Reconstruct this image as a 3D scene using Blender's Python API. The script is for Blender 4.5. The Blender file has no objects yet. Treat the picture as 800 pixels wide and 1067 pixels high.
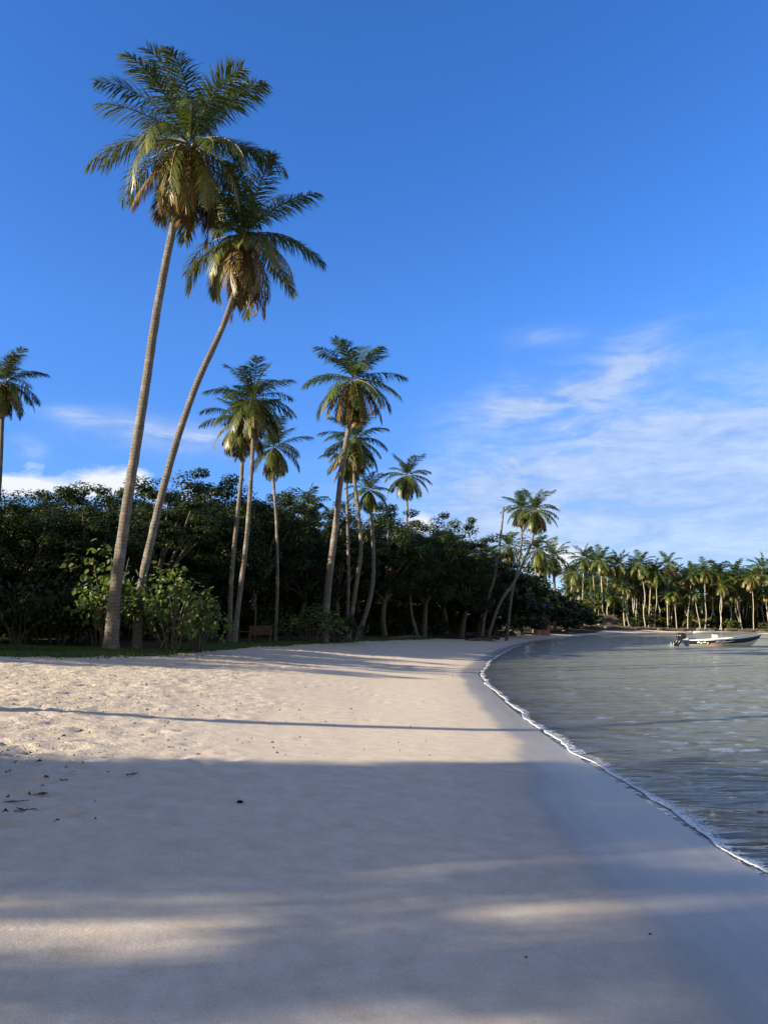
import bpy, math, random
import numpy as np
from mathutils import Vector, Matrix, noise
rnd = random.Random(11)
R = math.radians
scene = bpy.context.scene
COL = scene.collection

# ------------------------------------------------------------------ camera
F = 770.0; PITCH = R(8.6); CAMZ = 1.75
cam_d = bpy.data.cameras.new('camera'); cam = bpy.data.objects.new('camera', cam_d); COL.objects.link(cam)
cam.location = (0, 0, CAMZ); cam.rotation_euler = (R(90) + PITCH, 0, 0)
cam_d.sensor_fit = 'HORIZONTAL'; cam_d.sensor_width = 36; cam_d.lens = F / 800 * 36
cam_d.clip_start = .05; cam_d.clip_end = 6000
scene.camera = cam
def ray(px, py):
    u = (px - 400) / F; v = (533.5 - py) / F
    return Vector((u, math.cos(PITCH) - v * math.sin(PITCH), math.sin(PITCH) + v * math.cos(PITCH)))
def at(px, py, Y):
    d = ray(px, py); t = Y / d.y
    return Vector((d.x * t, Y, CAMZ + d.z * t))
def at_z(px, py, z=0.0):
    d = ray(px, py); t = (z - CAMZ) / d.z
    return Vector((d.x * t, d.y * t, z))

# ------------------------------------------------------------------ materials
def mat(name):
    m = bpy.data.materials.new(name); m.use_nodes = True
    nt = m.node_tree; nt.nodes.clear()
    out = nt.nodes.new('ShaderNodeOutputMaterial')
    return m, nt, out
def N(nt, t, **kw):
    n = nt.nodes.new('ShaderNode' + t)
    for k, v in kw.items():
        if k in n.inputs.keys() if hasattr(n.inputs, 'keys') else False: n.inputs[k].default_value = v
        else: setattr(n, k, v)
    return n
def setin(n, **kw):
    for k, v in kw.items(): n.inputs[k.replace('_', ' ')].default_value = v
    return n
def ramp(nt, src, stops, interp='LINEAR'):
    r = nt.nodes.new('ShaderNodeValToRGB'); r.color_ramp.interpolation = interp
    e = r.color_ramp.elements
    while len(e) > 1: e.remove(e[-1])
    e[0].position = stops[0][0]; e[0].color = stops[0][1] if len(stops[0][1]) == 4 else (*stops[0][1], 1)
    for p, c in stops[1:]:
        x = e.new(p); x.color = (*c, 1) if len(c) == 3 else c
    nt.links.new(src, r.inputs[0]); return r
def mth(nt, op, a, b=None, clamp=False):
    n = nt.nodes.new('ShaderNodeMath'); n.operation = op; n.use_clamp = clamp
    for i, x in enumerate((a, b)):
        if x is None: continue
        if isinstance(x, (int, float)): n.inputs[i].default_value = x
        else: nt.links.new(x, n.inputs[i])
    return n.outputs[0]
def mixc(nt, fac, a, b, mode='MIX'):
    n = nt.nodes.new('ShaderNodeMix'); n.data_type = 'RGBA'; n.blend_type = mode
    for i, x in ((0, fac), (6, a), (7, b)):
        if isinstance(x, (int, float)): n.inputs[i].default_value = x
        elif isinstance(x, tuple): n.inputs[i].default_value = (*x, 1) if len(x) == 3 else x
        else: nt.links.new(x, n.inputs[i])
    return n.outputs[2]
def noise_n(nt, vec, scale, detail=4, rough=.55, dist=0):
    n = nt.nodes.new('ShaderNodeTexNoise')
    n.inputs['Scale'].default_value = scale; n.inputs['Detail'].default_value = detail
    n.inputs['Roughness'].default_value = rough; n.inputs['Distortion'].default_value = dist
    if vec is not None: nt.links.new(vec, n.inputs['Vector'])
    return n
def mapping(nt, src, scale, loc=(0, 0, 0)):
    m = nt.nodes.new('ShaderNodeMapping'); m.inputs['Scale'].default_value = scale; m.inputs['Location'].default_value = loc
    nt.links.new(src, m.inputs['Vector']); return m.outputs[0]
def objco(nt): return nt.nodes.new('ShaderNodeTexCoord').outputs['Object']
def attr(nt, name):
    a = nt.nodes.new('ShaderNodeAttribute'); a.attribute_name = name; return a
def bump(nt, h, strength, dist, nrm=None):
    b = nt.nodes.new('ShaderNodeBump'); b.inputs['Strength'].default_value = strength; b.inputs['Distance'].default_value = dist
    nt.links.new(h, b.inputs['Height'])
    if nrm is not None: nt.links.new(nrm, b.inputs['Normal'])
    return b.outputs[0]
def pbsdf(nt, col=None, rough=.6, spec=.3, nrm=None, metal=0):
    p = nt.nodes.new('ShaderNodeBsdfPrincipled')
    if isinstance(col, tuple): p.inputs['Base Color'].default_value = (*col, 1)
    elif col is not None: nt.links.new(col, p.inputs['Base Color'])
    if isinstance(rough, (int, float)): p.inputs['Roughness'].default_value = rough
    else: nt.links.new(rough, p.inputs['Roughness'])
    if isinstance(spec, (int, float)): p.inputs['Specular IOR Level'].default_value = spec
    else: nt.links.new(spec, p.inputs['Specular IOR Level'])
    p.inputs['Metallic'].default_value = metal
    if nrm is not None: nt.links.new(nrm, p.inputs['Normal'])
    return p

def simple(name, col, rough=.6, spec=.3, var=.25, scale=6, bmp=0.0):
    m, nt, out = mat(name)
    o = objco(nt); n = noise_n(nt, o, scale, 5)
    c = ramp(nt, n.outputs[0], [(.3, tuple(x * (1 - var) for x in col)), (.7, tuple(min(1, x * (1 + var)) for x in col))])
    nr = bump(nt, n.outputs[0], .5, bmp) if bmp else None
    p = pbsdf(nt, c.outputs[0], rough, spec, nr); nt.links.new(p.outputs[0], out.inputs[0]); return m

def leaf_mat(name, stops, trans=.25, rough=.4, spec=.4, tcol=(.2, .28, .03)):
    m, nt, out = mat(name)
    a = attr(nt, 'tint')
    c = ramp(nt, a.outputs['Fac'], stops)
    p = pbsdf(nt, c.outputs[0], rough, spec)
    t = nt.nodes.new('ShaderNodeBsdfTranslucent')
    tc = mixc(nt, .5, c.outputs[0], tcol)
    nt.links.new(tc, t.inputs[0])
    mx = nt.nodes.new('ShaderNodeMixShader'); mx.inputs[0].default_value = trans
    nt.links.new(p.outputs[0], mx.inputs[1]); nt.links.new(t.outputs[0], mx.inputs[2])
    nt.links.new(mx.outputs[0], out.inputs[0]); return m

M_FROND = leaf_mat('palm_frond', [(0, (.022, .05, .012)), (.35, (.05, .085, .016)), (.65, (.15, .145, .03)), (.85, (.21, .15, .04)), (1, (.17, .09, .035))], .22, .42, .45, (.2, .22, .03))
M_DEAD = leaf_mat('dead_frond', [(0, (.07, .042, .02)), (.5, (.14, .085, .038)), (1, (.23, .16, .08))], .15, .8, .1, (.25, .15, .06))
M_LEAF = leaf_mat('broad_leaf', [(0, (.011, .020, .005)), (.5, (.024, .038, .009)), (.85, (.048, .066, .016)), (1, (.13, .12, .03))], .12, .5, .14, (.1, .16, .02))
M_GRAPE = leaf_mat('sea_grape_leaf', [(0, (.025, .05, .010)), (.5, (.065, .10, .02)), (.85, (.17, .2, .045)), (1, (.3, .22, .07))], .3, .45, .4, (.3, .4, .05))
M_FARLEAF = leaf_mat('bush_leaf', [(0, (.05, .085, .015)), (.5, (.09, .12, .025)), (.85, (.15, .14, .03)), (1, (.22, .12, .04))], .2, .6, .2, (.2, .24, .04))
M_GRASS = leaf_mat('grass_blade', [(0, (.04, .08, .012)), (.6, (.07, .13, .02)), (1, (.16, .17, .05))], .3, .6, .2)

def trunk_mat(name, c0, c1, c2, ring=9.0):
    m, nt, out = mat(name)
    a = attr(nt, 'along'); o = objco(nt)
    n1 = noise_n(nt, o, 3, 6, .6); n2 = noise_n(nt, mapping(nt, o, (14, 14, 3)), 3, 5, .65)
    w = mth(nt, 'ADD', mth(nt, 'MULTIPLY', a.outputs['Fac'], ring), mth(nt, 'MULTIPLY', n1.outputs[0], 1.6))
    saw = mth(nt, 'FRACT', w)
    ringm = mth(nt, 'POWER', saw, 3.0)
    base = ramp(nt, n2.outputs[0], [(.3, c0), (.55, c1), (.75, c2)])
    col = mixc(nt, mth(nt, 'MULTIPLY', ringm, .55), base.outputs[0], tuple(x * .45 for x in c0))
    patch = ramp(nt, n1.outputs[0], [(.5, (0, 0, 0)), (.68, (1, 1, 1))])
    col = mixc(nt, mth(nt, 'MULTIPLY', patch.outputs[0], .5), col, tuple(min(1, x * 1.25) for x in c2))
    h = mth(nt, 'ADD', mth(nt, 'MULTIPLY', saw, -.5), n2.outputs[0])
    p = pbsdf(nt, col, .85, .15, bump(nt, h, .8, .04))
    nt.links.new(p.outputs[0], out.inputs[0]); return m
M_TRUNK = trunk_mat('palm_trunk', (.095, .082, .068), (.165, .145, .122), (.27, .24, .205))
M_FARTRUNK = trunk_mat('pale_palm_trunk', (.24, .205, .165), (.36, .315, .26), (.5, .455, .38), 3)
M_BARK = simple('grey_bark', (.13, .105, .08), .9, .1, .5, 9, .02)
M_LOG = simple('weathered_driftwood', (.09, .07, .055), .85, .15, .6, 12, .02)
M_NUT = simple('coconut_husk', (.13, .12, .04), .5, .4, .35, 12)
M_STALK = simple('flower_stalk', (.42, .27, .08), .7, .2, .3, 10)

# ------------------------------------------------------------------ mesh builder
class MB:
    def __init__(s): s.v = []; s.f = []; s.a = []; s.mi = []
    def quad(s, a, b, c, d, t=0): 
        i = len(s.v); s.v += [a, b, c, d]; s.a += [t] * 4; s.f.append((i, i + 1, i + 2, i + 3))
    def box(s, c, size, rz=0, rot=None, t=0):
        M = rot if rot is not None else Matrix.Rotation(rz, 3, 'Z')
        i = len(s.v)
        for x in (-.5, .5):
            for y in (-.5, .5):
                for z in (-.5, .5):
                    s.v.append(tuple(Vector(c) + M @ Vector((x * size[0], y * size[1], z * size[2])))); s.a.append(t)
        for q in ((0, 1, 3, 2), (4, 6, 7, 5), (0, 4, 5, 1), (2, 3, 7, 6), (0, 2, 6, 4), (1, 5, 7, 3)):
            s.f.append(tuple(i + k for k in q))
    def tube(s, pts, rad, n=10, cap=True, wob=0, ar=None):
        pts = [Vector(p) for p in pts]; L = 0; i0 = len(s.v); ref = Vector((1, .1, .05)).normalized()
        for k, p in enumerate(pts):
            t = (pts[min(k + 1, len(pts) - 1)] - pts[max(k - 1, 0)]).normalized()
            x = (ref - t * ref.dot(t)).normalized(); y = t.cross(x)
            if k: L += (p - pts[k - 1]).length
            for j in range(n):
                an = 2 * math.pi * j / n
                rr = rad[k]
                if wob: rr *= 1 + wob * noise.noise(Vector((math.cos(an) * 2, math.sin(an) * 2, L * 2.2)))
                s.v.append(tuple(p + x * math.cos(an) * rr + y * math.sin(an) * rr)); s.a.append(L if ar is None else ar)
        for k in range(len(pts) - 1):
            for j in range(n):
                a = i0 + k * n + j; b = i0 + k * n + (j + 1) % n
                s.f.append((a, b, b + n, a + n))
        if cap:
            s.f.append(tuple(i0 + j for j in range(n))[::-1]); s.f.append(tuple(i0 + (len(pts) - 1) * n + j for j in range(n)))
    def ball(s, c, r, n=8, m=6, sq=(1, 1, 1), nz=0, seed=0, t=0):
        i0 = len(s.v); c = Vector(c)
        for k in range(m + 1):
            th = math.pi * k / m
            for j in range(n):
                ph = 2 * math.pi * j / n
                d = Vector((math.sin(th) * math.cos(ph), math.sin(th) * math.sin(ph), math.cos(th)))
                rr = r * (1 + nz * noise.fractal(d * 1.7 + Vector((seed * 3.1, seed, 0)), 1, 2, 3))
                s.v.append((c.x + d.x * rr * sq[0], c.y + d.y * rr * sq[1], c.z + d.z * rr * sq[2])); s.a.append(t)
        for k in range(m):
            for j in range(n):
                a = i0 + k * n + j; b = i0 + k * n + (j + 1) % n
                if k == 0: s.f.append((a, a + n, b + n))
                elif k == m - 1: s.f.append((a, a + n, b))
                else: s.f.append((a, a + n, b + n, b))
    def mesh(s, name, m, smooth=False, an='tint'):
        me = bpy.data.meshes.new(name)
        me.from_pydata([tuple(x) for x in s.v], [], s.f)
        a = me.attributes.new(an, 'FLOAT', 'POINT'); a.data.foreach_set('value', np.array(s.a, dtype=np.float32))
        for x in (m if isinstance(m, (list, tuple)) else [m]): me.materials.append(x)
        if smooth: me.polygons.foreach_set('use_smooth', [True] * len(me.polygons))
        me.update(); return me
    def build(s, name, m, parent=None, smooth=False, an='tint', loc=None):
        return link(name, s.mesh(name, m, smooth, an), parent, loc)
def link(name, me, parent=None, loc=None):
    o = bpy.data.objects.new(name, me); COL.objects.link(o)
    if parent is not None: o.parent = parent
    if loc is not None: o.location = loc
    return o
def tag(o, label=None, cat=None, group=None, kind=None):
    if label: o['label'] = label
    if cat: o['category'] = cat
    if group: o['group'] = group
    if kind: o['kind'] = kind
    return o
def empty(name, loc, rz=0, label=None, cat=None, group=None):
    o = bpy.data.objects.new(name, None); COL.objects.link(o); o.empty_display_size = .3
    o.location = loc; o.rotation_euler.z = rz
    return tag(o, label, cat, group)

# ------------------------------------------------------------------ coast and terrain
cp = [(800, 912), (740, 874), (690, 842), (640, 810), (600, 786), (560, 758), (530, 734), (507, 713), (500, 703), (511, 688), (533, 675.5), (560, 668.5), (600, 663.2), (650, 660.3), (720, 659.1), (800, 658.6)]
coast = [(3.4, -1500), (2.9, -60), (2.65, 0)] + [tuple(at_z(*p).xy) for p in cp] + [(190, 178), (330, 240), (700, 420), (1600, 700)]
coast_poly = coast + [(1600, 3000), (-3000, 3000), (-3000, -1500)]
# front edge of the vegetation
vegl = [(-14, -1500), (-13.5, -2), (-40, -14), (-48, -4), (-30, 9), (-20, 14.5), (-13.5, 17.2), (-10.5, 18.2)]
def zprof(d):
    return np.interp(d, [-400, -80, -20, -6, -2, 0, 1.2, 3, 7, 11, 16, 60, 400], [-9, -4.5, -1.9, -.75, -.2, 0, .075, .22, .62, .93, 1.08, 1.3, 2.5])
def seg_dist(P, line):
    D = np.full(len(P), 1e9)
    for a, b in zip(line[:-1], line[1:]):
        a = np.array(a, float); b = np.array(b, float); ab = b - a
        t = np.clip(((P - a) @ ab) / (ab @ ab), 0, 1)
        D = np.minimum(D, np.hypot(*(P - a - t[:, None] * ab).T))
    return D
def inside(P, poly):
    r = np.zeros(len(P), bool); x, y = P[:, 0], P[:, 1]; n = len(poly)
    for i in range(n):
        x1, y1 = poly[i]; x2, y2 = poly[(i + 1) % n]
        if y1 == y2: continue
        c = ((y1 > y) != (y2 > y)) & (x < (x2 - x1) * (y - y1) / (y2 - y1) + x1)
        r ^= c
    return r
def shore(P):
    D = seg_dist(P, coast); return np.where(inside(P, coast_poly), D, -D)
def gz(x, y): return float(zprof(shore(np.array([[x, y]], float)))[0])
def ground_pt(px, py):
    d = ray(px, py); t = 2.0
    z = 0
    for _ in range(30):
        p = Vector((0, 0, CAMZ)) + d * t
        z = gz(p.x, p.y)
        tn = (z - CAMZ) / d.z
        t = .5 * t + .5 * tn
    p = Vector((0, 0, CAMZ)) + d * t
    return Vector((p.x, p.y, gz(p.x, p.y)))
# tree line traced along its foot, then followed behind the far beach
vp = [(60, 685), (140, 683), (185, 680), (260, 674), (330, 670.5), (400, 667), (450, 665.5), (490, 666.5), (520, 664), (548, 660.5)]
vegl += [tuple(ground_pt(*p).xy) for p in vp]
vegl += [(34, 122), (40, 138), (52, 150), (70, 157), (92, 164), (190, 194), (330, 262), (700, 445), (1600, 730)]
veg_poly = vegl + [(1600, 3000), (-3000, 3000), (-3000, -1500)]
def vegd(P):
    D = seg_dist(P, vegl); return np.where(inside(P, veg_poly), D, -D)
print('treeline', [tuple(round(c, 1) for c in p) for p in vegl[8:18]])

def axis(segs):
    out = []
    for a, b, s in segs: out += list(np.arange(a, b, s))
    return out
def geo(a, s, k, end):
    o = []; x = a
    while abs(x) < abs(end): o.append(x); x += s; s *= k
    o.append(end); return o
xs = sorted(geo(-14, -.3, 1.25, -2600)) + axis([(-13.9, 4.4, .075)]) + geo(4.45, .1, 1.09, 1500)
ys = sorted(geo(1.3, -.3, 1.3, -1400)) + axis([(1.4, 8, .06)]) + geo(8, .07, 1.0105, 60) + geo(61, .6, 1.06, 2800)
xs = np.array(sorted(set(np.round(xs, 4)))); ys = np.array(sorted(set(np.round(ys, 4))))
XX, YY = np.meshgrid(xs, ys); P = np.stack([XX.ravel(), YY.ravel()], 1)
D = shore(P); VD = vegd(P); Z = zprof(D)
# broad sand undulation and trodden upper beach
def npnoise(P, scale, seed):
    o = Vector((seed * 7.3, seed * 3.7, seed))
    return np.array([noise.noise(Vector((x * scale, y * scale, 0)) + o) for x, y in P])
near = (P[:, 0] > -16) & (P[:, 0] < 20) & (P[:, 1] > -3) & (P[:, 1] < 75)
idx = np.where(near & (D > -1))[0]
Pn = P[idx]; Dn = D[idx]
up = np.clip((Dn - 3.6) / 2.5, 0, 1)
n1 = npnoise(Pn, .35, 1); n2 = npnoise(Pn, 1.3, 2); n3 = npnoise(Pn, 4.2, 3)
Z[idx] += np.clip(Dn / 3, 0, 1) * .018 * n1 + up * (.022 * n2 + .022 * n3)
# footprints
Zg = Z.reshape(XX.shape)
fr = random.Random(5)
cnt = 0
for _ in range(8200):
    fy = 5 + 40 * fr.random() ** 1.4; fx = -13.5 + fr.random() * 17
    d = shore(np.array([[fx, fy]]))[0]
    if d < 2.6: continue
    dens = min(1, .03 + max(0, (d - 4.2)) / 4)
    if fr.random() > dens: continue
    cnt += 1
    i0, i1 = np.searchsorted(xs, [fx - .45, fx + .45]); j0, j1 = np.searchsorted(ys, [fy - .45, fy + .45])
    gx, gy = np.meshgrid(xs[i0:i1], ys[j0:j1])
    an = fr.gauss(1.4, .7); c, s = math.cos(an), math.sin(an)
    u = ((gx - fx) * c + (gy - fy) * s) / (.12 * fr.uniform(.7, 1.2)); v = (-(gx - fx) * s + (gy - fy) * c) / (.065 * fr.uniform(.8, 1.3))
    q = u * u + v * v
    Zg[j0:j1, i0:i1] += fr.uniform(.4, .8) * (-.035 * np.exp(-q * 1.1) + .016 * np.exp(-(np.sqrt(q) - 1.7) ** 2 * 2.5))
Z = Zg.ravel()
print('footprints', cnt)
ny, nx = XX.shape
ii = np.arange(ny * nx).reshape(ny, nx)
fc = np.stack([ii[:-1, :-1].ravel(), ii[:-1, 1:].ravel(), ii[1:, 1:].ravel(), ii[1:, :-1].ravel()], 1)
def grid_mesh(name, V, Fc, m, attrs):
    me = bpy.data.meshes.new(name)
    me.vertices.add(len(V)); me.vertices.foreach_set('co', V.astype(np.float32).ravel())
    me.loops.add(len(Fc) * 4); me.loops.foreach_set('vertex_index', Fc.astype(np.int32).ravel())
    me.polygons.add(len(Fc)); me.polygons.foreach_set('loop_start', np.arange(0, len(Fc) * 4, 4, dtype=np.int32))
    me.update(calc_edges=True)
    me.polygons.foreach_set('use_smooth', [True] * len(Fc))
    for k, v in attrs.items():
        a = me.attributes.new(k, 'FLOAT', 'POINT'); a.data.foreach_set('value', v.astype(np.float32))
    me.materials.append(m); me.validate(); me.update()
    return me

# sand material
m, nt, out = mat('coral_sand'); M_SAND = m
co = objco(nt); sh = attr(nt, 'shore').outputs['Fac']; vg = attr(nt, 'veg').outputs['Fac']
nb = noise_n(nt, co, .5, 4); nm = noise_n(nt, co, 5, 6, .65); nf = noise_n(nt, co, 160, 3, .7); nstreak = noise_n(nt, mapping(nt, co, (6.0, .7, 1)), 1, 5, .6)
dry = ramp(nt, nm.outputs[0], [(.3, (.57, .48, .37)), (.55, (.66, .565, .445)), (.75, (.73, .635, .51))])
gr = ramp(nt, nf.outputs[0], [(.3, (.74, .74, .74)), (.7, (1.14, 1.14, 1.14))])
dryc = mixc(nt, 1.0, dry.outputs[0], gr.outputs[0], 'MULTIPLY')
# darker coarse patch of shell grit on the upper beach
grit = mth(nt, 'MULTIPLY', mth(nt, 'MULTIPLY', ramp(nt, sh, [(0, (0, 0, 0)), (.44, (0, 0, 0)), (.6, (1, 1, 1))]).outputs[0], 1), ramp(nt, noise_n(nt, co, 2.2, 6, .7).outputs[0], [(.45, (0, 0, 0)), (.62, (1, 1, 1))]).outputs[0])
ng = noise_n(nt, co, 38, 2, .8)
# (shore attribute is scaled to 0..1 over 12 m)
gritc = ramp(nt, ng.outputs[0], [(.35, (.30, .22, .13)), (.55, (.55, .45, .31)), (.7, (.68, .60, .48))])
dryc = mixc(nt, mth(nt, 'MULTIPLY', grit, .6), dryc, gritc.outputs[0])
yy = nt.nodes.new('ShaderNodeSeparateXYZ'); nt.links.new(co, yy.inputs[0])
wetn = mth(nt, 'ADD', mth(nt, 'ADD', sh, mth(nt, 'MULTIPLY', mth(nt, 'MULTIPLY', mth(nt, 'SUBTRACT', yy.outputs[1], 6.5), .2, True), .045)), mth(nt, 'MULTIPLY', mth(nt, 'SUBTRACT', nb.outputs[0], .5), .06))
wet = ramp(nt, wetn, [(0, (1, 1, 1)), (.06, (1, 1, 1)), (.092, (.88, .88, .88)), (.112, (.25, .25, .25)), (.19, (0, 0, 0))])
wetc = ramp(nt, nstreak.outputs[0], [(.35, (.26, .23, .195)), (.65, (.31, .28, .24))])
wetg = mixc(nt, 1.0, wetc.outputs[0], gr.outputs[0], 'MULTIPLY')
col = mixc(nt, wet.outputs[0], dryc, wetg)
# sea bed
bed = ramp(nt, nb.outputs[0], [(.42, (.62, .56, .44)), (.62, (.44, .43, .32))])
bedf = ramp(nt, attr(nt, 'deep').outputs['Fac'], [(0, (0, 0, 0)), (.02, (.7, .7, .7)), (.35, (.85, .85, .85)), (1, (1, 1, 1))])
col = mixc(nt, bedf.outputs[0], col, bed.outputs[0])
# leaf litter and soil under the trees
vgn = mth(nt, 'ADD', vg, mth(nt, 'MULTIPLY', mth(nt, 'SUBTRACT', nm.outputs[0], .5), .5))
soil = ramp(nt, nf.outputs[0], [(.3, (.03, .024, .016)), (.6, (.075, .06, .035)), (.75, (.10, .085, .04))])
sf = ramp(nt, vgn, [(.42, (0, 0, 0)), (.58, (1, 1, 1))])
col = mixc(nt, sf.outputs[0], col, soil.outputs[0])
rough = ramp(nt, wet.outputs[0], [(0, (.9, .9, .9)), (1, (.28, .28, .28))])
spec = ramp(nt, wet.outputs[0], [(0, (.1, .1, .1)), (1, (.5, .5, .5))])
rgh = mixc(nt, sf.outputs[0], rough.outputs[0], (.95, .95, .95))
churn = mth(nt, 'MULTIPLY', noise_n(nt, mapping(nt, co, (8, 10, 1)), 1, 6, .65).outputs[0], ramp(nt, sh, [(.32, (0, 0, 0)), (.55, (1, 1, 1))]).outputs[0])
hgt = mth(nt, 'ADD', mth(nt, 'ADD', mth(nt, 'MULTIPLY', nf.outputs[0], .35), mth(nt, 'MULTIPLY', noise_n(nt, co, 24, 4, .6).outputs[0], .5)), mth(nt, 'MULTIPLY', churn, 4.0))
bs = nt.nodes.new('ShaderNodeBump'); bs.inputs['Distance'].default_value = .012
nt.links.new(hgt, bs.inputs['Height'])
nt.links.new(ramp(nt, sh, [(.05, (.22, .22, .22)), (.3, (.4, .4, .4)), (.5, (1, 1, 1))]).outputs[0], bs.inputs['Strength'])
p = pbsdf(nt, col, rgh, spec.outputs[0], bs.outputs[0]); nt.links.new(p.outputs[0], out.inputs[0])

V = np.stack([P[:, 0], P[:, 1], Z], 1)
me = grid_mesh('beach', V, fc, M_SAND, {'shore': D / 12, 'veg': np.clip(VD * .5 + .5, 0, 1), 'deep': np.clip(-Z / 2, 0, 1)})
tag(link('beach_ground', me), 'pale coral sand beach sloping from the tree line into clear water', None, None, 'structure')

# ------------------------------------------------------------------ water
m, nt, out = mat('clear_sea_water'); M_WATER = m
co = objco(nt)
dp = attr(nt, 'offs').outputs['Fac']
wv1 = noise_n(nt, mapping(nt, co, (.7, 2.3, 1)), 1, 3, .5, .4)
wv2 = noise_n(nt, mapping(nt, co, (2.0, 6.0, 1)), 1, 4, .55, .8)
wv3 = noise_n(nt, mapping(nt, co, (9, 21, 1)), 1, 3, .6, .3)
wv0 = noise_n(nt, mapping(nt, co, (.42, 1.15, 1)), 1, 2, .5, .8); wvb = noise_n(nt, mapping(nt, co, (.16, .42, 1)), 1, 2, .5, .6)
h = mth(nt, 'ADD', mth(nt, 'ADD', mth(nt, 'MULTIPLY', wv1.outputs[0], .8), mth(nt, 'MULTIPLY', wv2.outputs[0], .22)), mth(nt, 'MULTIPLY', wv3.outputs[0], .05))
h = mth(nt, 'ADD', h, mth(nt, 'ADD', mth(nt, 'MULTIPLY', wv0.outputs[0], 2.0), mth(nt, 'MULTIPLY', wvb.outputs[0], 4.0)))
b = nt.nodes.new('ShaderNodeBump'); b.inputs['Distance'].default_value = .14; nt.links.new(h, b.inputs['Height'])
nt.links.new(ramp(nt, dp, [(0, (.25, .25, .25)), (.06, (.8, .8, .8)), (1, (1, 1, 1))]).outputs[0], b.inputs['Strength'])
fr_ = nt.nodes.new('ShaderNodeFresnel'); fr_.inputs['IOR'].default_value = 1.34; b2 = nt.nodes.new('ShaderNodeBump'); b2.inputs['Distance'].default_value = .2; b2.inputs['Strength'].default_value = 1.0; nt.links.new(h, b2.inputs['Height']); nt.links.new(b2.outputs[0], fr_.inputs['Normal'])
tr = nt.nodes.new('ShaderNodeBsdfTransparent'); tc = ramp(nt, dp, [(0, (.99, .99, .98)), (.3, (.93, .96, .93)), (1, (.7, .82, .76))]); nt.links.new(tc.outputs[0], tr.inputs[0])
df = nt.nodes.new('ShaderNodeBsdfDiffuse'); df.inputs[0].default_value = (.52, .54, .43, 1)
mx0 = nt.nodes.new('ShaderNodeMixShader'); nt.links.new(ramp(nt, dp, [(0, (0, 0, 0)), (.3, (.3, .3, .3)), (1, (.9, .9, .9))]).outputs[0], mx0.inputs[0])
nt.links.new(tr.outputs[0], mx0.inputs[1]); nt.links.new(df.outputs[0], mx0.inputs[2])
gl = nt.nodes.new('ShaderNodeBsdfGlossy'); gl.inputs['Roughness'].default_value = .03; nt.links.new(b.outputs[0], gl.inputs['Normal'])
mx = nt.nodes.new('ShaderNodeMixShader'); nt.links.new(mth(nt, 'MULTIPLY', fr_.outputs[0], .95), mx.inputs[0]); nt.links.new(mx0.outputs[0], mx.inputs[1]); nt.links.new(gl.outputs[0], mx.inputs[2])
nt.links.new(mx.outputs[0], out.inputs[0])
xw = np.array(axis([(.8, 12, .09)]) + geo(12, .1, 1.04, 1600)); yw = np.array(sorted(geo(2, -.2, 1.2, -1400)) + axis([(2.1, 14, .09)]) + geo(14, .1, 1.012, 90) + geo(91.5, 1.3, 1.1, 760))
yw = np.array(sorted(set(np.round(yw, 4))))
XW, YW = np.meshgrid(xw, yw); PW = np.stack([XW.ravel(), YW.ravel()], 1); DW = shore(PW)
ZW = np.zeros(len(PW)) + .004
nw = np.where((DW < .8) & (PW[:, 1] < 70) & (PW[:, 1] > -2) & (PW[:, 0] < 40))[0]
amp = np.clip(-DW[nw] / 1.5, 0, 1)
ZW[nw] += amp * (.014 * npnoise(PW[nw] * np.array([.7, 1.5]), .9, 9) + .018 * npnoise(PW[nw] * np.array([.8, 1.5]), 2.3, 4) + .012 * npnoise(PW[nw] * np.array([.8, 1.3]), 4.5, 14))
# one small swell line lifting just off the sand
ZW[nw] += .02 * np.exp(-((DW[nw] + .35) / .16) ** 2) * np.clip(.6 + npnoise(PW[nw], .8, 6), 0, 1.3)
nyw, nxw = XW.shape; iw = np.arange(nyw * nxw).reshape(nyw, nxw)
fw = np.stack([iw[:-1, :-1].ravel(), iw[:-1, 1:].ravel(), iw[1:, 1:].ravel(), iw[1:, :-1].ravel()], 1)
keep = (DW[fw].min(1) < .25); fw = fw[keep]
used = np.unique(fw); remap = -np.ones(len(PW), int); remap[used] = np.arange(len(used))
me = grid_mesh('sea', np.stack([PW[:, 0], PW[:, 1], ZW], 1)[used], remap[fw], M_WATER, {'offs': np.clip(-DW[used] / 40, 0, 1) ** .6})
tag(link('sea_water', me), 'clear calm shallow sea water with fine ripples', None, None, 'structure')

# foam along the waterline: solid bubbly front edge, lacy behind
m, nt, out = mat('white_foam'); M_FOAM = m
co = objco(nt); n = noise_n(nt, co, 34, 4, .7); nl_ = noise_n(nt, co, 9, 5, .75); vo = nt.nodes.new('ShaderNodeTexVoronoi'); vo.feature = 'DISTANCE_TO_EDGE'; vo.inputs['Scale'].default_value = 22; nt.links.new(co, vo.inputs['Vector'])
ac_ = attr(nt, 'tint').outputs['Fac']     # 0 seaward edge .. 1 landward edge
prof = ramp(nt, ac_, [(0, (0, 0, 0)), (.15, (.16, .16, .16)), (.55, (.5, .5, .5)), (.72, (.9, .9, .9)), (.93, (1, 1, 1)), (1, (.3, .3, .3))])
lace = mth(nt, 'ADD', mth(nt, 'MULTIPLY', nl_.outputs[0], .75), mth(nt, 'MULTIPLY', mth(nt, 'SUBTRACT', .22, vo.outputs[0]), 1.2))
al = ramp(nt, mth(nt, 'ADD', lace, prof.outputs[0]), [(.92, (0, 0, 0)), (1.0, (.9, .9, .9))])
p = pbsdf(nt, (.82, .84, .86), .5, .4, bump(nt, n.outputs[0], .8, .012))
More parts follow.
